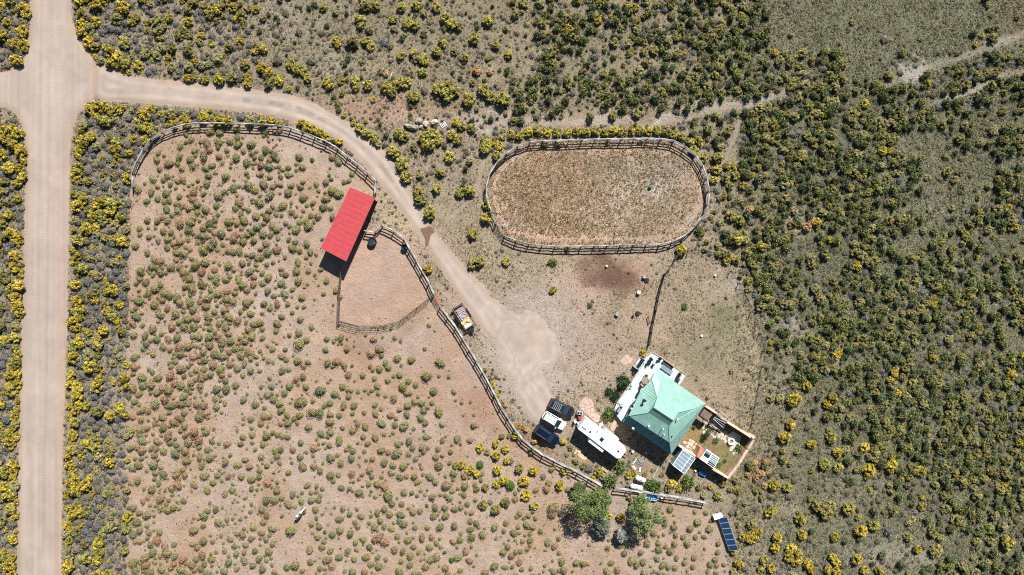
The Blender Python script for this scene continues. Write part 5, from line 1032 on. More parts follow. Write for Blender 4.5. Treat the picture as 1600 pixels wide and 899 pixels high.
# ---------------------------------------------------------------- solar panels on a rack
a, b_ = W(1126.5, 809, 1.0), W(1144.5, 861, 1.0); d = b_ - a; SAn = math.atan2(d.y, d.x); L = d.length; c = (a + b_) / 2
so = empty('solar_array', (c.x, c.y, 0), SAn, 'rack of six blue solar panels standing in the brush at the bottom', 'solar panels')
tl = math.radians(33); Wp = 1.62; pw = L / 6
for i in range(6):
    x = (i - 2.5) * pw; ct, st = math.cos(tl), math.sin(tl)
    def pt(u, v, z=0): return Vector((x + u, v * ct - z * st + .25, 1.05 + v * st * 1 + z * ct))
    m_ = MB(); hw = pw / 2 - .01; m_.prism([pt(-hw, -Wp / 2, .04), pt(hw, -Wp / 2, .04), pt(hw, Wp / 2, .04), pt(-hw, Wp / 2, .04)], [pt(-hw, -Wp / 2), pt(hw, -Wp / 2), pt(hw, Wp / 2), pt(-hw, Wp / 2)]); fr = m_.build('panel_frame', M['frame'], so)
    m_ = MB(); hw -= .055; hh_ = Wp / 2 - .055; m_.prism([pt(-hw, -hh_, .048), pt(hw, -hh_, .048), pt(hw, hh_, .048), pt(-hw, hh_, .048)], [pt(-hw, -hh_, .03), pt(hw, -hh_, .03), pt(hw, hh_, .03), pt(-hw, hh_, .03)]); m_.build('solar_panel', M['solar'], fr)
for x in (-L / 2 + .4, 0, L / 2 - .4):
    m_ = MB(); m_.tube((x, -.4, 0), (x, -.4, .72), .05); m_.build('leg', M['galv'], so); m_ = MB(); m_.tube((x, .85, 0), (x, .85, 1.38), .05); m_.build('leg', M['galv'], so)
p = W(1125, 806.5, .8); t = empty('equipment_box', (p.x, p.y, 0), SAn, 'white equipment box at the upper end of the solar rack', 'box')
m_ = MB(); m_.box(0, -.35, .45, .6, 1.5, .9); m_.build('body', M['white'], t, False, .03); m_ = MB(); m_.box(0, -.35, .93, .66, 1.56, .05); m_.build('lid', M['white'], t)

# ---------------------------------------------------------------- propane tanks, tubs, buckets
def propane(px, py, ang, L, label):
    p = W(px, py, .8); t = empty('propane_tank', (p.x, p.y, 0), ang, label, 'propane tank', 'white propane tanks'); r = .42; pr = [(-L / 2, .02), (-L / 2 + .06, .2), (-L / 2 + .16, .33), (-L / 2 + .32, .42), (L / 2 - .32, .42), (L / 2 - .16, .33), (L / 2 - .06, .2), (L / 2, .02)]
    m_ = MB(); m_.loft([[(x, math.cos(q) * rr, .72 + math.sin(q) * rr) for q in [2 * math.pi * i / 20 for i in range(20)]] for x, rr in pr]); m_.build('vessel', M['white'], t, True)
    m_ = MB(); m_.lathe([(.16, 1.1), (.16, 1.24), (.02, 1.28)], 14, (.1, 0, 0)); m_.build('dome', M['frame'], t)
    for x in (-L * .3, L * .3): m_ = MB(); m_.box(x, 0, .16, .15, .7, .32); m_.build('leg', M['concrete'], t)
propane(1001,749,math.atan2(-5.5,14),1.9,'upper white propane tank, half under a yellow bush'); propane(994.5,761.5,math.atan2(-4,18),2.25,'lower white propane tank beside the log fence')
def tub(px, py, ang, L, Wd, h, m, label, z=0, name='plastic_tub', cat='tub'):
    p = W(px, py, z + h); t = empty(name, (p.x, p.y, z), ang, label, cat)
    def R_(l, w, z_, k=.3): return [(sx * (l / 2 - (k if j else 0)) * 1., sy * (w / 2 - (0 if j else k)), z_) for sx, sy, j in ((-1, -1, 0), (-1, -1, 1), (1, -1, 1), (1, -1, 0), (1, 1, 0), (1, 1, 1), (-1, 1, 1), (-1, 1, 0))]
    k = min(L, Wd) * .25
    m_ = MB(); m_.loft([R_(L * .9, Wd * .86, 0, k), R_(L, Wd, h, k), R_(L * .93, Wd * .88, h, k), R_(L * .84, Wd * .78, .06, k)]); m_.build('shell', M[m], t, False); return t
t = tub(1018,777.5,math.atan2(-3,19),2.2,1.05,.55,'paleblue','pale blue plastic boat-shaped trough straddling the log fence', name='water_trough', cat='trough')
for x in (-.35, .35): m_ = MB(); m_.box(x, 0, .4, .06, .9, .08); m_.build('crossbar', M['blue'], t)
tub(1098.5,740.5,math.atan2(-5,9),1.25,.62,.5,'blue','bright blue rectangular tub in the shade below the garden wall')
def small(name, px, py, r, h, m, label, cat, prof=None, z=0.0, group=None):
    p = W(px, py, z + h); b = MB(); b.lathe(prof or [(r * .8, 0), (r, h * .1), (r, h * .9), (r * .85, h), (.01, h)], 14); o = b.build(name, M[m], None, loc=(p.x, p.y, z)); return tag(o, label, cat, group)
small('bucket',1034.5,777.5,.28,.5,'white','white bucket by the trough below the fence','bucket'); small('plastic_ball',1087,736.5,.2,.4,'white','white ball in the shade next to the blue tub','ball',[(.01,0),(.14,.06),(.2,.2),(.14,.34),(.01,.4)])
small('play_ball',1016.5,292,.32,.6,'green','dark green ball lying inside the oval corral','ball',[(.01,0),(.2,.06),(.3,.2),(.32,.3),(.3,.4),(.2,.54),(.01,.6)])
small('bucket',1118,430.5,.18,.35,'white','white bucket in the upper part of the dog yard','bucket'); small('bucket',1096.5,525,.2,.35,'white','white bucket by dug earth in the lower dog yard','bucket')
small('barrel',1007,433,.3,.6,'galv','small grey barrel beside the upper tyre','barrel'); small('barrel',998.5,457.5,.33,.6,'cream','pale barrel standing between the two tethering tyres','barrel'); small('barrel',964.5,491.5,.35,.55,'galv','grey barrel standing alone left of the lower tyre','barrel'); small('bucket',989.5,494.5,.2,.4,'black','black bucket beside the lower tethering tyre','bucket'); small('bucket',948,416,.22,.35,'concrete','pale bucket on the dark burnt soil','bucket')
small('bucket',989,706.8,.2,.4,'white','white bucket in the shade between trailer and house','bucket'); small('garden_light',1009.5,708,.14,.5,'white','small white lamp in the shade of the house','light')
for px, py, lb in ((1010.5,438.5,'upper'),(996.3,490.3,'lower')):
    p = W(px, py, .1); t = empty('tether_post', (p.x, p.y, 0), 0, f'{lb} upright pole set in a white-centred car tyre', 'pole', 'tether poles in tyres')
    m_ = MB(); m_.lathe([(.2, .02), (.36, .0), (.42, .12), (.36, .24), (.2, .22)], 20); m_.build('tyre', M['rubber'], t); m_ = MB(); m_.lathe([(.2, .05), (.2, .2), (.01, .21)], 16); m_.build('hub', M['white'], t); m_ = MB(); m_.tube((0, 0, .2), (0, 0, 2.1), .03); m_.build('pole', M['galv'], t)
# leaning object and a bare stick in the yard
t = empty('feed_rack', W(1013, 500, 0), 0.2, 'dark narrow hay rack near the wire fence', 'rack'); m_ = MB(); m_.box(0, 0, .5, .15, 1.3, .08); m_.build('trough', M['post'], t)
for y in (-.55, .55): m_ = MB(); m_.box(0, y, .25, .1, .08, .5); m_.build('leg', M['post'], t)

# ---------------------------------------------------------------- walled garden
gbv = W(1118, 690, 0); gw = empty('garden_wall', (gbv.x, gbv.y, 0), 0, 'pinkish adobe wall round the small garden behind the house', 'wall'); gb = Vector((gbv.x, gbv.y, 0))
def gwall(a, b, h, w, m='adobetop'):
    A_, B_ = rel(gb, W(*a, h), W(*b, h)); d = (B_ - A_); n_ = Vector((-d.y, d.x, 0)).normalized() * w / 2; k = max(2, int(d.length / .5))
    m_ = MB(); rings = []
    for i in range(k + 1):
        p = A_.lerp(B_, i / k); j = random.uniform(-.04, .04); zz = h + random.uniform(-.05, .04)
        rings.append([(p.x - n_.x + j, p.y - n_.y, -.1), (p.x - n_.x * 1.0 + j, p.y - n_.y * 1.0, zz - .12), (p.x - n_.x * .7, p.y - n_.y * .7, zz), (p.x + n_.x * .7, p.y + n_.y * .7, zz), (p.x + n_.x + j, p.y + n_.y + j, zz - .12), (p.x + n_.x + j, p.y + n_.y, -.1)])
    m_.loft(rings); return m_.build('wall_section', M[m], gw)
gwall((1102.5,635), (1118,645), 1.9, .38); gwall((1118,645), (1136,659.5), 1.7, .25); gwall((1136,659.5), (1176,685), 1.9, .42)
gwall((1178,687.5), (1169.5,702), 1.5, .42, 'adobe'); gwall((1169.5,702), (1153.5,727), 1.4, .5, 'adobe'); gwall((1153.5,727), (1138,747.5), 1.4, .5, 'adobe')
gwall((1137.5,747.5), (1113,733), 2.0, .32); gwall((1090,715.5), (1060.5,696.5), 2.0, .32)
m_ = MB(); p = rel(gb, W(1177,683,2.0))[0]; m_.box(p.x, p.y, 1.0, .5, .5, 2.1, .6); m_.build('corner_pillar', M['adobetop'], gw)
# dark gate arbour leaning over the garden wall
t0 = W(1126, 654, 1.6); t = empty('garden_arbour', (t0.x, t0.y, 0), UA, 'dark slatted arbour over the gap in the garden wall', 'arbour')
for x in (-.9, .9):
    for y in (-.7, .7): m_ = MB(); m_.box(x, y, .95, .12, .12, 1.9); m_.build('post', M['post'], t)
for i in range(7): m_ = MB(); m_.box(0, -.9 + i * .3, 1.95 + .03 * (i % 2), 2.3, .09, .06, .12 * (i % 3 - 1)); m_.build('slat', M['oldwood'] if i % 2 else M['frame'], t)
for x in (-.9, .9): m_ = MB(); m_.box(x, 0, 1.87, .1, 2.0, .1); m_.build('beam', M['post'], t)
# shade frame on the house side
t0 = W(1104, 645, 2.2); t = empty('entry_canopy', (t0.x, t0.y, 0), UA, 'flat dark canopy over the garden door of the house', 'canopy')
m_ = MB(); m_.box(.15, -.35, 2.15, 1.7, 1.3, .08); m_.build('top', M['barnwall'], t)
for x in (-.6, .9):
    m_ = MB(); m_.box(x, -.9, 1.05, .1, .1, 2.1); m_.build('post', M['post'], t)
m_ = MB(); p0 = W(1104, 659, 2.0); 
# black irrigation beam lying across the stones
t0 = W(1112, 671, 0); b = MB(); q1, q2 = W(1103.5,664,.3) - Vector((t0.x, t0.y, 0)), W(1127.5,675,.3) - Vector((t0.x, t0.y, 0)); b.box(*(((q1 + q2) / 2).xy), .3, (q2 - q1).length, .16, .16, math.atan2(q2.y - q1.y, q2.x - q1.x)); o = b.build('timber_beam', M['post'], None, loc=(t0.x, t0.y, 0)); tag(o, 'dark timber beam lying over the pale garden stones', 'beam')
b = MB(); q1, q2 = W(1110.5,655,.3) - Vector((t0.x, t0.y, 0)), W(1106,664,.3) - Vector((t0.x, t0.y, 0)); b.box(*(((q1 + q2) / 2).xy), .3, (q2 - q1).length, .14, .14, math.atan2(q2.y - q1.y, q2.x - q1.x)); o = b.build('timber_beam', M['post'], None, loc=(t0.x, t0.y, 0)); tag(o, 'short dark beam running from the canopy over the garden stones', 'beam')
# fire pit
p = W(1143, 690.5, .45); t = empty('fire_pit', (p.x, p.y, 0), 0, 'round white-rimmed fire pit on the garden terrace', 'fire pit')
m_ = MB(); m_.lathe([(.62, 0), (.62, .4), (.58, .46), (.4, .46), (.37, .4), (.37, .1), (.01, .1)], 24); m_.build('ring', M['white'], t, True); m_ = MB(); m_.lathe([(.36, .2), (.01, .26)], 16); m_.build('ash', M['oldwood'], t)
P_ = [W(x, y, .06) for x, y in ((1140,677),(1146,674),(1158,682),(1156,692),(1158,706),(1150,704),(1137,697),(1138,684))]; m_ = MB(); m_.prism(P_, [q - Vector((0, 0, .1)) for q in P_]); tag(m_.build('garden_terrace', M['concrete']), 'pale concrete terrace under the fire pit', 'terrace', kind='structure')
# flagstones
fl = bpy.data.objects.new('flagstone_paving', None); COL.objects.link(fl); g0 = W(1115, 672, 0); fl.location = (g0.x, g0.y, 0); tag(fl, 'irregular pale flagstones laid between house and fire pit', 'paving', kind='structure')
def stone_mesh(seed, r, h, m, n=7, flat=True):
    q = random.Random(seed); ang = sorted(q.uniform(0, 6.28) for _ in range(n)); ang = [6.283 * (i + q.uniform(-.3, .3)) / n for i in range(n)]; ra = [r * q.uniform(.75, 1.15) for _ in range(n)]
    b = MB(); b.loft([[(math.cos(a) * k * R_, math.sin(a) * k * R_, z) for a, R_ in zip(ang, ra)] for k, z in ((1.0, -.05), (1.02, h * .6), (.85, h))]); return b.mesh('stone', m)
SM = [stone_mesh(i, .3, .07, M['stone'], random.choice((5, 6, 7))) for i in range(8)]
sts = [(1104,662),(1108,659),(1113,657),(1117,661),(1121,664),(1112,664),(1108,668),(1104,672),(1109,673),(1113,669),(1117,668),(1120,671),(1124,672),(1116,675),(1120,678),(1124,680),(1122,684),(1117,682),(1113,679),(1109,678),(1128,679),(1132,676),(1136,680),(1131,684),(1127,686),(1099,669),(1100,676),(1098,682),(1078,688),(1082,691),(1076,693),(1080,696),(1084,699),(1087,694),(1074,698),(1142,702),(1150,706),(1146,709),(1134,690),(1127,665),(1130,668),(1070,692)]
for i, (x, y) in enumerate(sts):
    o = link('stone', random.choice(SM), fl); q = W(x + random.uniform(-.8, .8), y + random.uniform(-.8, .8), .05); o.location = (q.x - g0.x, q.y - g0.y, .0 + random.uniform(0, .02)); o.rotation_euler = (0, 0, random.uniform(0, 6.28)); k = random.uniform(.75, 1.35); o.scale = (k, k, 1)
def slabs(name, outline, n, m, label, seed):
    q = random.Random(seed); c0 = W(sum(a for a, b in outline) / len(outline), sum(b for a, b in outline) / len(outline)); r0 = bpy.data.objects.new(name, None); COL.objects.link(r0); r0.location = c0; tag(r0, label, 'paving', kind='structure')
    bm = bmesh.new(); f0 = bm.faces.new([bm.verts.new(W(x, y) - c0) for x, y in outline]); 
    polys = [[W(x, y) - c0 for x, y in outline]]
    for _ in range(n):
        polys.sort(key=lambda P: -abs(sum(P[i].x * P[(i + 1) % len(P)].y - P[(i + 1) % len(P)].x * P[i].y for i in range(len(P))))); P = polys.pop(0); c = sum(P, Vector()) / len(P)
        far = max(P, key=lambda v: (v - c).length) - c; a = math.atan2(far.y, far.x) + 1.57 + q.uniform(-.5, .5); d = Vector((-math.sin(a), math.cos(a), 0)); L_, R_ = [], []
        for i in range(len(P)):
            u, v = P[i], P[(i + 1) % len(P)]; su, sv = (u - c).dot(d), (v - c).dot(d); (L_ if su >= 0 else R_).append(u)
            if (su >= 0) != (sv >= 0): x_ = u.lerp(v, su / (su - sv)); L_.append(x_); R_.append(x_.copy())
        polys += [P_ for P_ in (L_, R_) if len(P_) > 2]
    bm.free()
    for P in polys:
        c = sum(P, Vector()) / len(P); z = q.uniform(.06, .10); T = [c + (p - c) * .94 + Vector((0, 0, z)) for p in P]; b = MB(); b.prism(T, [Vector((p.x, p.y, -.05)) for p in T]); b.build('slab', M[m], r0)
slabs('pink_flagstones', [(904,634),(907,627),(914,621),(919,620),(924,624),(928,633),(928,643),(938,650),(936,660),(930,660),(916,648),(909,641)], 13, 'pink', 'pink flagstone patch between the cars, trailer and house', 3)
slabs('pink_flagstones', [(968,566),(975,556),(980,554),(989,560),(986,568),(975,571)], 3, 'pink', 'pink stone slab beside the small side deck', 5)
slabs('pink_flagstones', [(953,669),(960,655),(964,658),(962,668),(957,676)], 3, 'pink', 'narrow pink stone path at the lower corner of the house', 6)
# greenhouse
cs = [(1067,703),(1086.4,716.6),(1069.5,740.7),(1051,726.7)]; hts = [2.1, 2.0, 2.0, 2.1]; cc = [W(x, y, h) for (x, y), h in zip(cs, hts)]; g0 = sum(cc, Vector()) / 4; g0.z = 0
gh = empty('greenhouse', g0, 0, 'small glass greenhouse with white frames under the garden wall', 'greenhouse'); q = rel(g0, *cc); r0 = q[0].lerp(q[1], .62) + Vector((0, 0, .55)); r1 = q[3].lerp(q[2], .62) + Vector((0, 0, .55))
def bar(a, b, r=.05, m='white', name='frame', par=gh): m_ = MB(); m_.tube(a, b, r, n=5); return m_.build(name, M[m], par)
for a, b in ((q[0], q[3]), (q[1], q[2]), (r0, r1), (q[0], r0), (r0, q[1]), (q[3], r1), (r1, q[2])): bar(a, b, .06)
for p_ in q: bar(Vector((p_.x, p_.y, 0)), p_, .05)
for i in range(5):
    f0, f1 = i / 5 + .008, (i + 1) / 5 - .008
    for e0, e1, g1, h1 in ((q[0], q[3], r1, r0), (r0, r1, q[2], q[1])):
        a, b = e0.lerp(e1, f0), e0.lerp(e1, f1); c_, d_ = h1.lerp(g1, f1), h1.lerp(g1, f0); m_ = MB(); m_.prism([a, b, c_, d_], [v - Vector((0, 0, .02)) for v in (a, b, c_, d_)]); m_.build('pane', M['ghglass'], gh)
    if i: bar(q[0].lerp(q[3], i / 5), r0.lerp(r1, i / 5), .025); bar(r0.lerp(r1, i / 5), q[1].lerp(q[2], i / 5), .025)
for a, b in ((0, 1), (1, 2), (2, 3), (3, 0)):
    u, v = Vector((q[a].x, q[a].y, 0)), Vector((q[b].x, q[b].y, 0)); m_ = MB(); m_.prism([q[a] * 1, q[b] * 1, q[b] * .985, q[a] * .985], [u, v, v * .985, u * .985]); m_.build('side_pane', M['ghglass'], gh)
# garden shed set into the wall
cs = [(1104,701.5),(1124,716),(1115,732),(1093,717)]; cc = [W(x, y, 2.2) for x, y in cs]; g0 = sum(cc, Vector()) / 4; g0.z = 0
gs = empty('garden_shed', g0, 0, 'small garden shed with white roof and glass panels set into the wall', 'shed'); q = rel(g0, *cc)
m_ = MB(); m_.prism([p_ * .97 + Vector((0, 0, 0)) for p_ in q], [Vector((p_.x * .97, p_.y * .97, 0)) for p_ in q]); m_.build('wall', M['adobe'], gs)
m_ = MB(); m_.prism([p_ + Vector((0, 0, .12)) for p_ in q], [p_ + Vector((0, 0, .003)) for p_ in q]); rf = m_.build('roof', M['white'], gs)
def quadon(u0, u1, v0, v1, z, th, m, name, par): P4 = [q[0].lerp(q[1], u).lerp(q[3].lerp(q[2], u), v) + Vector((0, 0, z)) for u, v in ((u0, v0), (u1, v0), (u1, v1), (u0, v1))]; m_ = MB(); m_.prism(P4, [p_ - Vector((0, 0, th)) for p_ in P4]); return m_.build(name, M[m], par)
quadon(.05, .42, .1, .58, .15, .04, 'glass', 'skylight', rf)
for k in range(3): quadon(.08, .4, .13 + k * .06, .16 + k * .06, .165, .02, 'frame', 'skylight_bar', rf)
for k in range(6): quadon(.5 + .0 * k, .97, .08 + k * .15, .17 + k * .15, .19, .05, 'ghglass' if k < 4 else 'glass', 'roof_slat', rf)
cs2 = [(1094,698.5),(1101,702.5),(1093,717),(1088,713)]; q = rel(g0, *[W(x, y, 2.3) for x, y in cs2]); m_ = MB(); m_.prism([p_ + Vector((0, 0, .1)) for p_ in q], q); m_.build('rusty_roof', M['rust'], gs); m_ = MB(); m_.prism([p_ * .98 for p_ in q], [Vector((p_.x * .98, p_.y * .98, 0)) for p_ in q]); m_.build('lean_to_wall', M['adobe'], gs)

# ---------------------------------------------------------------- clutter by the trailer
def box_thing(name, px, py, sx, sy, h, ang, m, label, cat, z=0, lid=None):
    p = W(px, py, z + h); t = empty(name, (p.x, p.y, z), ang, label, cat); m_ = MB(); m_.box(0, 0, h / 2, sx, sy, h); m_.build('body', M[m], t, False, .03); m_ = MB(); m_.box(0, 0, h + .02, sx * 1.04, sy * 1.04, .05); m_.build('lid', M[lid or m], t); return t
t = box_thing('metal_table', 906, 645.5, 1.0, .55, .75, -.15, 'galv', 'grey metal table with two dark burners by the pink flagstones', 'table', lid='frame')
for x in (-.24, .24): m_ = MB(); m_.box(x, 0, .83, .34, .3, .1); m_.build('burner', M['black'], t)
chair(905.5,651.5,1.6,'red folding chair below the grey metal table','red',0)
chair(899,657.5,.4,'white folding chair between the white car and the trailer','white',0); chair(904.5,660,-.6,'second white chair right against the trailer corner','white',0); chair(902,655,2.4,'black folding chair between two white ones','black',0)
box_thing('cool_box', 939.5, 664, .6, .45, .45, .4, 'white', 'white cool box beside the trailer door', 'cool box'); box_thing('storage_crate', 945.5, 669, .7, .5, .4, -.5, 'galv', 'grey crate against the trailer side near the bush', 'crate')
def pallet(px, py, ang, label, m='oldwood', n=6, L=1.2, Wd=1.0, z=0.0):
    p = W(px, py, .15); t = empty('wooden_pallet', (p.x, p.y, z), ang, label, 'pallet')
    for i in range(n): m_ = MB(); m_.box(-L / 2 + L * (i + .5) / n, 0, .13, L / n * .6, Wd, .03); m_.build('board', M[m], t)
    for y in (-Wd / 2 + .06, 0, Wd / 2 - .06): m_ = MB(); m_.box(0, y, .06, L, .08, .11); m_.build('runner', M[m], t)
pallet(692.5,195,.6,'small grey slatted pallet between boulders and bushes','frame',4,1.1,.9); pallet(946,733,-.6,'brown pallet half hidden under green bushes','wood',5,1.3,.8)
pallet(1001,721,1.2,'grey pallet on top of the scrap lumber pile','galv',5,1.2,1.0)
rl = random.Random(4)
BOARDL = ['lowest plank, at the base of the scrap pile', 'second plank from the bottom of the scrap pile', 'third plank up, partly buried in the scrap pile', 'fourth plank up in the scrap pile', 'fifth plank up in the scrap pile', 'plank half way up the scrap pile', 'seventh plank up, across the scrap pile', 'eighth plank up in the scrap pile']
for i in range(8):
    x, y = 994 + rl.uniform(-5, 8), 728 + rl.uniform(-8, 8); p = W(x, y, .2); b = MB(); b.box(0, 0, 0, rl.uniform(.7, 1.8), rl.uniform(.12, .3), .06); o = b.build('board', M[rl.choice(['cream', 'galv', 'oldwood', 'white', 'pink'])], None, loc=(p.x, p.y, .05 + i * .03)); o.rotation_euler = (rl.uniform(-.08, .08), rl.uniform(-.08, .08), rl.uniform(0, 3.1)); tag(o, BOARDL[i], 'board', 'boards of the scrap pile')
b = MB(); a_ = W(1020,747,.1); c_ = W(1033,722,.1); b.tube(a_ - Vector((a_.x, a_.y, 0)), c_ - Vector((a_.x, a_.y, 0)), .09, n=7); o = b.build('log', M['rail'], None, loc=(a_.x, a_.y, .02)); tag(o, 'long straight log lying below the house corner', 'log')
b = MB(); b.box(0, 0, .04, 2.3, .9, .04); p = W(908,711,.05); o = b.build('plywood_sheet', M['wood'], None, loc=(p.x, p.y, 0)); o.rotation_euler = (0, 0, -.6); tag(o, 'tan plywood sheet lying at the edge of the trailer shadow', 'board')
# sign post and boulders
p = W(613.5, 120.5, .0); t = empty('marker_sign', p, math.radians(70), 'small lone marker sign in the upper brush', 'sign'); m_ = MB(); m_.tube((0, 0, 0), (0, 0, 1.1), .04); m_.build('post', M['post'], t); m_ = MB(); m_.box(0, 0, 1.0, .9, .1, .5); m_.build('board', M['cream'], t); m_ = MB(); m_.box(0, .056, 1.0, .8, .01, .4); m_.build('face', M['black'], t)
def boulder(px, py, sx, sy, h, ang, label, seed, m='rock'):
    q = np.random.default_rng(seed); bm = bmesh.new(); bmesh.ops.create_icosphere(bm, subdivisions=3, radius=1); off = q.uniform(0, 9, 3)
    from mathutils import noise as _n
    for v in bm.verts: v.co = v.co * (1 + .35 * _n.noise(v.co * 1.3 + Vector(off)) + .12 * _n.noise(v.co * 4)); v.co.x *= sx / 2; v.co.y *= sy / 2; v.co.z = v.co.z * h * .75 + h * .2
    me = bpy.data.meshes.new('boulder'); bm.to_mesh(me); bm.free(); me.materials.append(M[m]); p = W(px, py, h * .5); o = link('boulder', me, loc=(p.x, p.y, 0)); o.rotation_euler = (0, 0, ang); return tag(o, label, 'boulder', 'boulders on the sandy bank')
boulder(641,198,2.3,.9,.8,-.25,'long grey boulder, leftmost of the row on the sandy bank',1); boulder(650,198,1.0,.8,.6,.3,'small boulder at the end of the long grey one',2); boulder(654,189,1.3,1.2,.9,.1,'blocky boulder in the middle of the row',3); boulder(665,194,1.0,1.0,.8,.6,'pale tan boulder right of the blocky one',4,'stone'); boulder(679,191,1.4,.9,.8,.2,'pale boulder at the right end of the row',5,'stone'); boulder(658,198,.8,.7,.5,0,'little boulder wedged below the blocky one',6,'stone')
# fallen trunk in the brush on top
b = MB(); a_ = W(900,77,.3); rings = []
b.tube((0, 0, .15), (1.3, -1.6, .25), .09, .05, n=7); b.tube((.7, -.85, .2), (1.7, -.6, .5), .05, .02, n=6); o = b.build('fallen_branch', M['bark'], None, loc=(a_.x, a_.y, 0)); tag(o, 'reddish fallen branch in the brush above the oval', 'branch')

# ---------------------------------------------------------------- trees
def tree(px, py, r, h, seed, label, c1, c2, dens=1.0, lean=(0, 0), name='willow_tree'):
    q = np.random.default_rng(seed); p = W(px, py, h * .6); t = empty(name, (p.x, p.y, 0), 0, label, 'tree'); m_ = MB(); tips = []
    m_.tube((0, 0, -.1), (.1, .1, h * .35), r * .06, r * .045, n=8); tr = m_.build('trunk', M['bark'], t)
    for i in range(9):
        a = q.uniform(0, 6.28); e = q.uniform(.35, .8); tip = Vector((math.cos(a) * r * e, math.sin(a) * r * e, h * q.uniform(.5, .85))); z0 = h * q.uniform(.2, .35); mid = Vector((tip.x * .45, tip.y * .45, (z0 + tip.z) / 2 + .2))
        m_ = MB(); m_.tube((.05, .05, z0), mid, r * .028, r * .02, n=6); m_.tube(mid, tip, r * .02, r * .008, n=6); m_.build('limb', M['bark'], t); tips.append(tip); tips.append(mid)
    b = LB(); cl = []
    for i in range(34):
        d = q.normal(size=3); d /= np.linalg.norm(d); d[2] = abs(d[2]) * .9 - .1; k = q.uniform(.5, 1.05); cl.append((np.array((d[0] * r * k, d[1] * r * k, h * .52 + d[2] * h * .42)), r * q.uniform(.16, .3), q.uniform(.75, 1.2)))
    cl += [(np.array(tp), r * .22, q.uniform(.7, 1.1)) for tp in tips]
    for c_, rad, sh_ in cl:
        for d in fib(int(58 * dens), q, -.6):
            pp_ = c_ + d * rad * q.uniform(.35, 1.25); b.quad(pp_, d * .5 + q.normal(size=3) * .5 + (0, 0, .5), q.uniform(.05, .09), q.uniform(.07, .13), float(q.random()), sh_ * q.uniform(.7, 1.25), q)
    o = link('crown', b.mesh('crown'), t); o['tint'] = c1; o['tint_tip'] = c2
    return t
tree(921,792,3.3,6.4,1,'tallest bushy grey-green tree, left of the pair below the fence',(.08,.115,.035),(.19,.24,.075)); tree(936,780,2.1,4.0,12,'rounded tree behind the tallest one, near the fence',(.075,.11,.03),(.17,.22,.07))
tree(1010,810,2.8,6.0,2,'pale green tree, right of the pair below the fence',(.09,.125,.045),(.21,.255,.095)); tree(1001,787,1.4,3.2,13,'small green tree touching the fence above the pale one',(.09,.14,.03),(.17,.23,.06))
tree(940,823,1.6,2.6,3,'low silvery tree below the tallest one',(.11,.14,.09),(.22,.25,.18)); tree(972,836,1.2,2.2,4,'small silver-grey tree between the two large ones',(.16,.17,.15),(.34,.35,.31),.7)
tree(905,763,1.2,2.4,5,'young dark green tree just inside the log fence',(.06,.085,.03),(.12,.15,.06))

# ---------------------------------------------------------------- the paint horse
def skin_body(verts, edges, rad, name, m, parent=None, sub=2):
    me = bpy.data.meshes.new(name); me.from_pydata(verts, edges, []); o = link(name, me, parent); me.materials.append(m)
    sk = o.modifiers.new('s', 'SKIN'); sk.use_smooth_shade = True; sv = me.skin_vertices[0].data
    for i, r_ in enumerate(rad): sv[i].radius = r_ if isinstance(r_, tuple) else (r_, r_)
    sv[0].use_root = True; su = o.modifiers.new('u', 'SUBSURF'); su.levels = sub; su.render_levels = sub; return o
pm, nt, bs = new_mat('paint_horse_coat'); tc = nt.nodes.new('ShaderNodeTexCoord'); nz_ = nt.nodes.new('ShaderNodeTexNoise'); nz_.inputs['Scale'].default_value = 1.7; cr = nt.nodes.new('ShaderNodeValToRGB')
cr.color_ramp.elements[0].position = .55; cr.color_ramp.elements[1].position = .58; cr.color_ramp.elements[0].color = (.8, .78, .74, 1); cr.color_ramp.elements[1].color = (.12, .06, .035, 1)
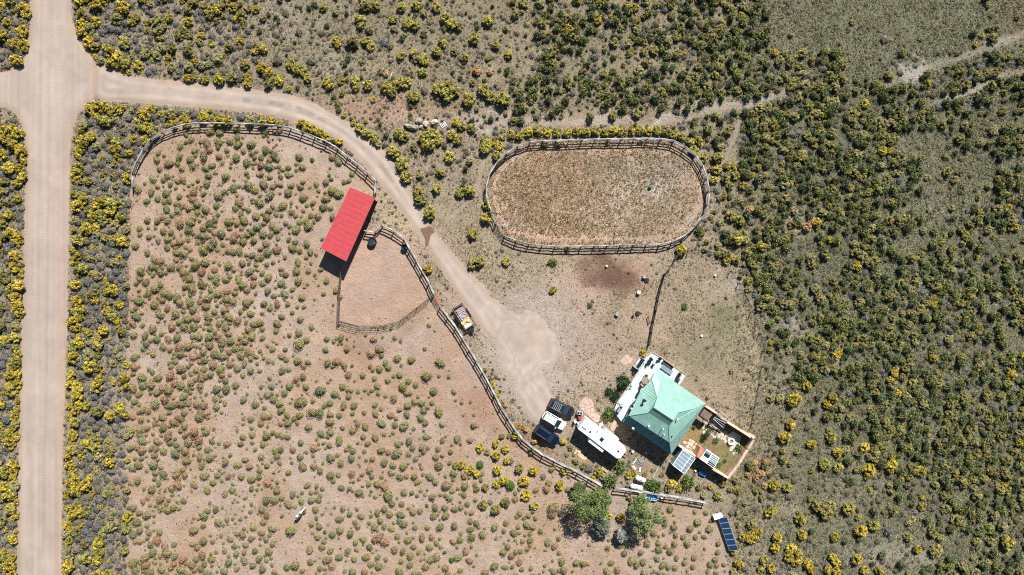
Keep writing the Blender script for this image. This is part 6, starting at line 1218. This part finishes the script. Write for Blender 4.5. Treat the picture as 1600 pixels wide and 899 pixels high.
nt.links.new(tc.outputs['Object'], nz_.inputs['Vector']); nt.links.new(nz_.outputs[0], cr.inputs[0]); nt.links.new(cr.outputs[0], bs.inputs['Base Color']); bs.inputs['Roughness'].default_value = .6
p = W(465.5, 806.5, 1.2); hs = empty('horse', (p.x, p.y, 0), math.atan2(13, 11), 'white and brown paint horse grazing in the sandy paddock', 'horse')
V = [(-.55, 0, 1.22), (-.2, 0, 1.2), (.2, 0, 1.18), (.52, 0, 1.22), (.82, 0, 1.22), (1.1, 0, .98), (1.32, 0, .72), (1.45, 0, .48), (1.5, 0, .3)]
rr_ = [(.30, .29), (.31, .32), (.31, .33), (.27, .31), (.17, .24), (.12, .18), (.12, .15), (.09, .11), (.07, .07)]; Eg = [(i, i + 1) for i in range(8)]
for s_, lift in ((1, .0), (-1, .12)):
    i = len(V); V += [(.5 + lift, .17 * s_, .88), (.52 + lift * 1.3, .17 * s_, .48), (.5 + lift * 1.5, .17 * s_, .14), (.55 + lift * 1.6, .17 * s_, .03)]; rr_ += [.12, .065, .045, .06]; Eg += [(3, i), (i, i + 1), (i + 1, i + 2), (i + 2, i + 3)]
    i = len(V); V += [(-.58 - lift, .17 * s_, .9), (-.72 - lift, .17 * s_, .55), (-.64 - lift, .17 * s_, .14), (-.58 - lift, .17 * s_, .03)]; rr_ += [.16, .075, .05, .06]; Eg += [(0, i), (i, i + 1), (i + 1, i + 2), (i + 2, i + 3)]
skin_body(V, Eg, rr_, 'body', pm, hs)
m_ = MB(); m_.tube((-.84, 0, 1.22), (-.98, 0, .85), .05, .09, n=7); m_.tube((-.98, 0, .85), (-.98, 0, .35), .09, .03, n=7); m_.build('tail', M['cream'], hs, True)
m_ = MB()
for k in range(7): f = k / 6; m_.box(.72 + .55 * f, 0, 1.44 - .62 * f, .14, .05, .16)
m_.build('mane', M['cream'], hs)
for s_ in (-1, 1): m_ = MB(); m_.tube((1.22, .07 * s_, .92), (1.24, .09 * s_, 1.06), .035, .008, n=6); m_.build('ear', pm, hs)
